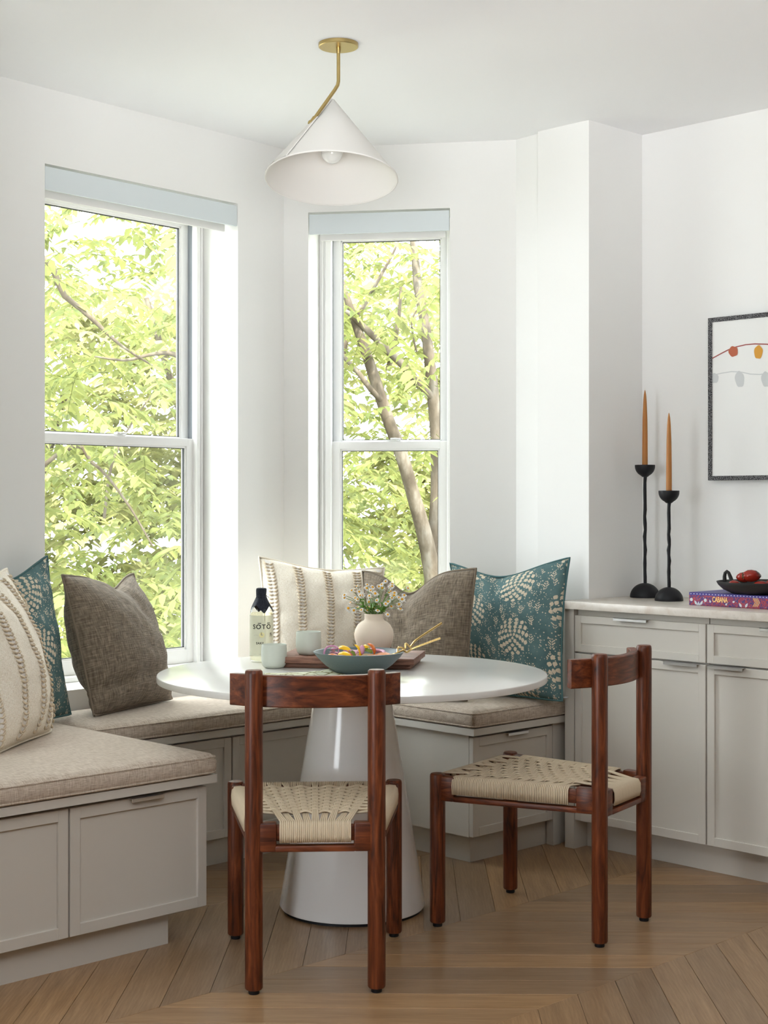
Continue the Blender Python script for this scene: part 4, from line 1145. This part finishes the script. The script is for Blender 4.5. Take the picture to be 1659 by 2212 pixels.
# black clay dish with tomatoes
dp = Vector((-2.842, 4.605, CZ + BH))
ds = thing('clay_dish', 'shallow black clay dish with loop handles on the book', 'dish', dp)
MB().lathe([(.092, 0), (.108, .002), (.134, .014), (.151, .030), (.157, .040), (.1565, .0425), (.153, .042), (.145, .030), (.123, .014), (.05, .007)], 72).build('body', M_blackstone, ds, angle=60)
for sx in (-1, 1):
    hp = [Vector((sx * .116, 0, .030)), Vector((sx * .125, 0, .042)), Vector((sx * .131, 0, .056)), Vector((sx * .137, 0, .068)), Vector((sx * .144, 0, .0725)), Vector((sx * .151, 0, .067)), Vector((sx * .154, 0, .054)), Vector((sx * .153, 0, .038))]
    MB().tube(hp, [.009, .0075, .0065, .006, .006, .006, .0065, .0075], 12).build('loop_handle', M_blackstone, ds, angle=60)
tm = Mat('tomato_skin', lin(168, 34, 26), .22, 0, .5)
tn = tm.noise(tm.coord('Object'), 14, 3).outputs[0]
tm.color(tm.ramp(tn, [(.36, lin(56, 20, 18)), (.46, lin(132, 28, 20)), (.62, lin(160, 42, 28))])); M_tom = tm.m
def tomato(px, py, D, L, r, yaw_, label, pitch=0.0):
    c = at(px, py, D); d = Vector((*R2(math.cos(yaw_), math.sin(yaw_)), pitch)).normalized()
    t = thing('tomato', label, 'tomato', c, 0, 'plum tomatoes in the black dish')
    M_ = d.to_track_quat('Z', 'Y').to_matrix().to_4x4()
    pr = [(r * .20, -L * .49), (r * .62, -L * .42), (r * .95, -L * .22), (r, -.02 * L), (r * .88, L * .22), (r * .58, L * .38), (r * .25, L * .48), (r * .04, L * .52)]
    MB().lathe(pr, 32, M=M_).build('skin', M_tom, t, angle=80)
    st = MB()
    for k in range(5):
        a = k * 1.256; st.tube([M_ @ Vector((0, 0, -L * .49)), M_ @ Vector((r * .35 * math.cos(a), r * .35 * math.sin(a), -L * .505)), M_ @ Vector((r * .6 * math.cos(a), r * .6 * math.sin(a), -L * .46))], [.0012, .0014, .0004], 5)
    st.build('stalk', plain('tomato_stalk', lin(60, 70, 30), .7), t)
tomato(1624, 1244, 5.20, .064, .0215, .05, 'large red plum tomato on top of the pile in the dish')
tomato(1606, 1247, 5.27, .052, .018, 2.6, 'red plum tomato half hidden behind the top one')
tomato(1588, 1263, 5.22, .05, .015, .3, 'red tomato low in the dish towards the loop handle', -.1)
tomato(1645, 1264, 5.18, .055, .0145, -.2, 'red tomato low in the dish under the top one')
tomato(1668, 1262, 5.25, .055, .016, .4, 'red tomato low in the dish at the picture edge')

# picture on the wall
YW = 4.8355
pc = thing('framed_picture', 'picture of an autumn twig in a speckled dark frame', 'picture', (-3.196, YW, 1.36))
PW, PH, FW = .92, .608, .0165
fm2 = Mat('speckled_frame', (.05, .05, .06, 1), .8, 0, .2)
vv = fm2.coord('Object', (1, .2, 1)); nn_ = fm2.noise(vv, 420, 2, .6).outputs[0]
fm2.color(fm2.ramp(nn_, [(.50, (.012, .012, .015, 1)), (.60, (.34, .34, .35, 1))]))
fr = MB()
fr.box(0, FW, -.034, -.002, 0, PH); fr.box(PW - FW, PW, -.034, -.002, 0, PH); fr.box(FW - .0005, PW - FW + .0005, -.034, -.002, 0, FW); fr.box(FW - .0005, PW - FW + .0005, -.034, -.002, PH - FW, PH)
fr.build('frame', fm2.m, pc, smooth=False)
cnv = MB().box(FW - .001, PW - FW + .001, -.030, -.004, FW - .001, PH - FW + .001).build('canvas', plain('canvas_white', (.78, .78, .76, 1), .7), pc, smooth=False)
M_twig = plain('print_twig', lin(150, 72, 66), .7); M_lred = plain('print_leaf_red', lin(176, 92, 62), .7); M_lyel = plain('print_leaf_ochre', lin(206, 148, 48), .7); M_pshade = plain('print_grey', lin(196, 198, 198), .7)
def ribbon(pts, w, yy):
    m = MB(); bm = m.bm; rows = []
    for i, (x, z) in enumerate(pts):
        a = pts[max(0, i - 1)]; b = pts[min(len(pts) - 1, i + 1)]; d = Vector((b[0] - a[0], b[1] - a[1])).normalized(); n = Vector((-d.y, d.x)) * w / 2
        rows.append((bm.verts.new((x + n.x, yy, z + n.y)), bm.verts.new((x - n.x, yy, z - n.y))))
    for a, b in zip(rows, rows[1:]): bm.faces.new((a[0], a[1], b[1], b[0]))
    return m
def blob(cx_, cz_, rx_, rz_, rot, yy, heart=.12):
    m = MB(); P = []
    for i in range(28):
        a = 2 * math.pi * i / 28; k = 1 + heart * math.cos(2 * a + .5) * .6 + .05 * math.sin(5 * a)
        x, z = rx_ * k * math.cos(a), rz_ * k * math.sin(a)
        P.append(m.bm.verts.new((cx_ + x * math.cos(rot) - z * math.sin(rot), yy, cz_ + x * math.sin(rot) + z * math.cos(rot))))
    m.bm.faces.new(P); return m
tw = [(.004, .452), (.03, .462), (.055, .472), (.085, .483), (.12, .492), (.16, .497), (.20, .497), (.25, .492), (.31, .478), (.38, .470), (.46, .476), (.55, .49), (.64, .497), (.72, .485)]
ribbon(tw, .0042, -.0308).build('painted_twig', M_twig, cnv, smooth=False)
for k, (x, z, a, b, r, m__) in enumerate(((.108, .476, .0185, .021, .3, M_lred), (.214, .466, .017, .026, -.1, M_lyel), (.30, .455, .02, .026, .2, M_lred), (.41, .445, .02, .028, -.2, M_lyel), (.52, .462, .019, .024, .3, M_lred), (.63, .47, .02, .027, 0, M_lyel))):
    blob(x, z, a, b, r, -.0312).build('painted_leaf', m__, cnv, smooth=False)
ribbon([(.02, .394), (.06, .399), (.10, .402), (.14, .398), (.18, .388), (.22, .384), (.28, .39), (.36, .384), (.46, .37), (.56, .376), (.64, .384)], .0036, -.0305).build('painted_shade', M_pshade, cnv, smooth=False)
for (x, z, a, b) in ((.0265, .382, .017, .020), (.135, .372, .0185, .032), (.245, .365, .018, .03), (.36, .36, .018, .03), (.50, .352, .018, .028)): blob(x, z, a, b, .1, -.0306).build('painted_shade_leaf', M_pshade, cnv, smooth=False)

# ------------------------------------------------------------------ trees outside
def leaf_mat(name, c1, c2, tr):
    m = Mat(name, c1, .6, 0, .12)
    oi = m.node('ShaderNodeObjectInfo'); geo = m.node('ShaderNodeNewGeometry')
    n = m.noise(m.coord('Object'), 2.2, 3).outputs[0]
    rp = geo.outputs['Random Per Island']
    c = m.mix(m.math('MULTIPLY_ADD', rp, .6, m.math('MULTIPLY', n, .4)), c1, c2)
    m.color(c)
    trn = m.node('ShaderNodeBsdfTranslucent'); m.put(trn.inputs[0], m.mix(.55, c, tr))
    mx = m.node('ShaderNodeMixShader', in_0=.42); m.l.new(m.p.outputs[0], mx.inputs[1]); m.l.new(trn.outputs[0], mx.inputs[2])
    m.l.new(mx.outputs[0], m.n['Material Output'].inputs[0]); return m.m
M_leaf1 = leaf_mat('leaf_green', (.07, .105, .042, 1), (.23, .25, .085, 1), (.42, .43, .13, 1))
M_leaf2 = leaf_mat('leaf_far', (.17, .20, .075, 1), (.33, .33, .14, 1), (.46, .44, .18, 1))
bkm = Mat('bark', (.2, .17, .14, 1), .9, 0, .15)
bn = bkm.noise(bkm.coord('Object', (1, 1, .35)), 11, 4, .6).outputs[0]
bkm.color(bkm.ramp(bn, [(.36, (.07, .055, .040, 1)), (.52, (.11, .09, .068, 1)), (.66, (.165, .145, .12, 1))])); bkm.bump(bn, .4, .02)
M_bark = bkm.m
def leaflet(bm, o, d, n, L, w):
    s = d.cross(n).normalized()
    P = [o, o + d * L * .3 + s * w + n * w * .25, o + d * L * .65 + s * w * .8 + n * w * .1, o + d * L - n * L * .12, o + d * L * .65 - s * w * .8 + n * w * .1, o + d * L * .3 - s * w + n * w * .25]
    v = [bm.verts.new(p) for p in P]
    bm.faces.new((v[0], v[1], v[2], v[3])); bm.faces.new((v[0], v[3], v[4], v[5]))
def spray(bm, o, d, L, pairs, ll, lw, rg):
    """one drooping compound leaf"""
    up = Vector((0, 0, 1)); s = d.cross(up)
    if s.length < .05: s = Vector((1, 0, 0))
    s.normalize()
    n = s.cross(d).normalized()
    for k in range(pairs):
        f_ = .22 + .78 * k / (pairs - 1); p = o + d * L * f_ - up * (L * .28 * f_ * f_)
        sz = ll * (.75 + .5 * math.sin(math.pi * f_)) * rg.uniform(.85, 1.15)
        for sg in (-1, 1):
            dd = (s * sg * 1.0 + d * .55 - up * (.25 + .35 * f_) + Vector((rg.uniform(-.2, .2), rg.uniform(-.2, .2), rg.uniform(-.15, .15)))).normalized()
            nn2 = (n + Vector((rg.uniform(-.35, .35), rg.uniform(-.35, .35), 0))).normalized()
            leaflet(bm, p, dd, nn2, sz, lw * sz / ll)
    p = o + d * L - up * (L * .28); leaflet(bm, p, (d - up * .7).normalized(), n, ll, lw)
SPR = []
rg = random.Random(11)
for k in range(6):
    m = MB(); d = Vector((1, 0, .05)); spray(m.bm, Vector((0, 0, 0)), d, rg.uniform(.30, .40), 6, .085, .017, rg)
    m.tube([(0, 0, 0), (.12, 0, -.004), (.26, 0, -.05), (.36, 0, -.10)], [.0025, .002, .0015, .001], 4)
    me = bpy.data.meshes.new('leaf'); m.bm.to_mesh(me); m.bm.free(); me.materials.append(M_leaf1); me.shade_smooth(); SPR.append(me)
def tree(label, name, base, limbs, near_leaves, mass, leafmat, twigs=True):
    """limbs: viewer-space paths (X, Y, z, r); near_leaves: compound leaves as parts; mass: the uncounted rest as one part"""
    t = thing(name, label, 'tree', base, 0, 'trees outside the windows')
    for nm_, path in limbs:
        pts = [RV(p[0], p[1], p[2]) - base for p in path]
        fine_ = []; rr = []
        for i in range(len(pts) - 1):
            for w in (0, .25, .5, .75):
                a_, b_, c_, d_ = pts[max(0, i - 1)], pts[i], pts[i + 1], pts[min(len(pts) - 1, i + 2)]
                fine_.append(.5 * ((2 * b_) + (c_ - a_) * w + (2 * a_ - 5 * b_ + 4 * c_ - d_) * w * w + (-a_ + 3 * b_ - 3 * c_ + d_) * w ** 3)); rr.append(path[i][3] * (1 - w) + path[i + 1][3] * w)
        fine_.append(pts[-1]); rr.append(path[-1][3])
        MB().tube(fine_, rr, 12).build(nm_, M_bark, t, angle=80)
    for (p, yaw_, pitch, sc) in near_leaves:
        o = link('leaf', SPR[int(abs(p.x * 977 + p.z * 331)) % 6], t, p - base, (0, pitch, yaw_)); o.scale = (sc, sc, sc)
    if mass:
        m = MB()
        for (p, d, L, ll) in mass: spray(m.bm, p - base, d, L, 5, ll, ll * .23, rg)
        me = bpy.data.meshes.new('foliage'); m.bm.to_mesh(me); m.bm.free(); me.materials.append(leafmat); me.shade_smooth()
        tag(link('foliage', me, t), kind='stuff')
    return t
def scatter(n, x0, x1, y0, y1, z0, z1, clump=.55, seed=1):
    g = random.Random(seed); out = []
    while len(out) < n:
        X, Y, z = g.uniform(x0, x1), g.uniform(y0, y1), g.uniform(z0, z1)
        if noise.noise(Vector((X * clump * 2.2, Y * clump * 1.2 + seed, z * clump * 2.6))) < g.uniform(-.42, .30): continue
        out.append(RV(X, Y, z))
    return out
def leafset(P, seed, lo=.8, hi=1.25):
    g = random.Random(seed); return [(p, g.uniform(0, 6.28), g.uniform(-.1, .55), g.uniform(lo, hi)) for p in P]
def massset(P, seed, L, ll):
    g = random.Random(seed); out = []
    for p in P:
        a = g.uniform(0, 6.28); out.append((p, Vector((math.cos(a), math.sin(a), g.uniform(-.25, .3))).normalized(), L * g.uniform(.8, 1.25), ll * g.uniform(.8, 1.2)))
    return out
GZ = -4.2
def px(x, y, D, r): return ((x - 829.5) * D / 3250, D, CAMH - (y - 1084) * D / 3250, r)
D0 = 11.0
limbs = [('trunk', [(.42, D0, GZ, .16), px(940, 1500, D0, .09), px(938, 1250, D0, .075), px(945, 1080, D0, .055), px(944, 960, D0, .050), px(936, 860, D0, .046), px(928, 780, D0, .042), px(918, 700, D0, .038), px(903, 620, D0, .034), px(895, 540, D0, .028), px(880, 440, D0, .02), px(860, 330, D0, .012)]),
         ('limb', [px(938, 1260, D0, .070), px(918, 1160, D0 - .1, .058), px(890, 1060, D0 - .2, .050), px(868, 985, D0 - .3, .048), px(838, 905, D0 - .3, .045), px(810, 820, D0 - .3, .042), px(785, 745, D0 - .3, .036), px(765, 690, D0 - .3, .030), px(735, 600, D0 - .3, .02)]),
         ('limb', [px(935, 860, D0, .034), px(905, 830, D0 - .1, .030), px(870, 788, D0 - .2, .030), px(835, 755, D0 - .25, .027), px(800, 720, D0 - .3, .024), px(768, 690, D0 - .35, .020), px(745, 672, D0 - .4, .016), px(700, 660, D0 - .4, .01)]),
         ('branch', [px(768, 690, D0 - .35, .016), px(790, 655, D0 - .3, .014), px(820, 600, D0 - .3, .012), px(850, 545, D0 - .3, .009), px(870, 500, D0 - .3, .006)]),
         ('branch', [px(828, 870, D0 - .3, .022), px(800, 840, D0 - .4, .020), px(770, 800, D0 - .4, .018), px(742, 770, D0 - .4, .015), px(700, 720, D0 - .4, .01)]),
         ('branch', [px(838, 800, D0 + .2, .020), px(852, 740, D0 + .2, .020), px(862, 680, D0 + .2, .014), px(866, 620, D0 + .2, .010)]),
         ('branch', [px(900, 760, D0, .008), px(890, 690, D0 - .1, .007), px(930, 640, D0 - .1, .005), px(960, 610, D0 - .1, .004)])]
tree('leafy tree with forked grey-brown limbs seen through the narrow window', 'forked_tree', RV(.42, D0, GZ), limbs,
     leafset(scatter(230, -.75, 1.15, D0 - 1.3, D0 + .5, .1, 3.3, seed=2), 3, .75, 1.1), massset(scatter(1300, -1.2, 1.7, D0 + .2, D0 + 3.0, -1.2, 4.4, seed=5), 6, .34, .085), M_leaf1)
D1 = 9.2
limbs = [('trunk', [(-3.6, D1 + .6, GZ, .16), (-3.3, D1 + .5, 0, .10), (-3.0, D1 + .4, 1.6, .07), (-2.8, D1 + .3, 3.2, .04)]),
         ('branch', [(-3.05, D1 + .4, 1.4, .035), px(60, 580, D1, .022), px(140, 640, D1, .018), px(200, 690, D1, .014), px(260, 745, D1, .009), px(330, 790, D1, .005)]),
         ('branch', [px(420, 790, D1 + .2, .020), px(375, 765, D1 + .2, .016), px(330, 765, D1 + .2, .012), px(270, 778, D1 + .1, .009), px(205, 770, D1, .005)]),
         ('branch', [(-3.2, D1 + .4, .6, .035), px(120, 985, D1 + .4, .014), px(200, 1000, D1 + .4, .011), px(270, 1080, D1 + .3, .008), px(330, 1180, D1 + .3, .005)]),
         ('branch', [px(225, 1120, D1 + .6, .010), px(240, 1010, D1 + .6, .009), px(275, 930, D1 + .6, .007), px(330, 850, D1 + .6, .004)])]
tree('bushy tree with long drooping compound leaves seen through the wide window', 'drooping_tree', RV(-3.6, D1 + .6, GZ), limbs,
     leafset(scatter(280, -2.75, -.85, D1 - 1.0, D1 + .8, -.25, 3.5, seed=12), 13, .8, 1.3), massset(scatter(1500, -3.9, -.5, D1 + .6, D1 + 3.2, -1.4, 4.6, seed=15), 16, .36, .09), M_leaf1)
# far row
for k, X in enumerate((-8.2, -4.95, -1.6, 2.4)):
    Y = 17.5 + (k % 2) * 1.4
    tree(['sunlit tree of the far row, widest of it through the wide window', 'sunlit far tree showing beyond the drooping tree', 'sunlit far tree showing between the two windows', 'sunlit far tree showing beyond the forked tree'][k], 'far_tree', RV(X, Y, GZ),
         [('trunk', [(X, Y, GZ, .2), (X + .1, Y, 0, .14), (X - .1, Y, 3, .08), (X, Y, 5, .03)]), ('limb', [(X, Y, 0.2, .08), (X + .7, Y - .3, 1.6, .06), (X + 1.2, Y - .5, 3.2, .03)]), ('limb', [(X, Y, .6, .07), (X - .6, Y - .2, 1.9, .05), (X - 1.1, Y - .4, 3.6, .03)])],
         [], massset(scatter(1500, X - 2.1, X + 2.1, Y - 1.2, Y + 1.6, -3.2, 4.0, .4, seed=40 + k), 50 + k, .55, .17), M_leaf2)
tree('unseen tree added to screen daylight at the side window', 'added_screen_tree', Vector((-4.6, -2.2, GZ)), [('trunk', [(-3.2, 2.2, GZ, .15), (-3.15, 2.2, 1, .1), (-3.1, 2.25, 3.4, .05)])], [],  # foliage added out of view to hold back the side daylight
     massset([Vector((rg.uniform(-6.5, -3.75), rg.uniform(-3.4, -.2), rg.uniform(-.6, 4.4))) for _ in range(1700)], 77, .4, .12), M_leaf1)
gm = Mat('pale_bounce_ground', (.36, .36, .33, 1), .9); gn = gm.noise(gm.coord('Object'), 1.5, 4).outputs[0]; gm.color(gm.ramp(gn, [(.35, (.26, .26, .22, 1)), (.65, (.36, .36, .32, 1))]))  # ground colour made pale to bounce light up onto the ceiling
c_ = RV(0, 25, GZ)
tag(MB().box(-40, 40, -40, 40, -.3, 0).build('garden_ground', gm.m, smooth=False, loc=c_), kind='structure')
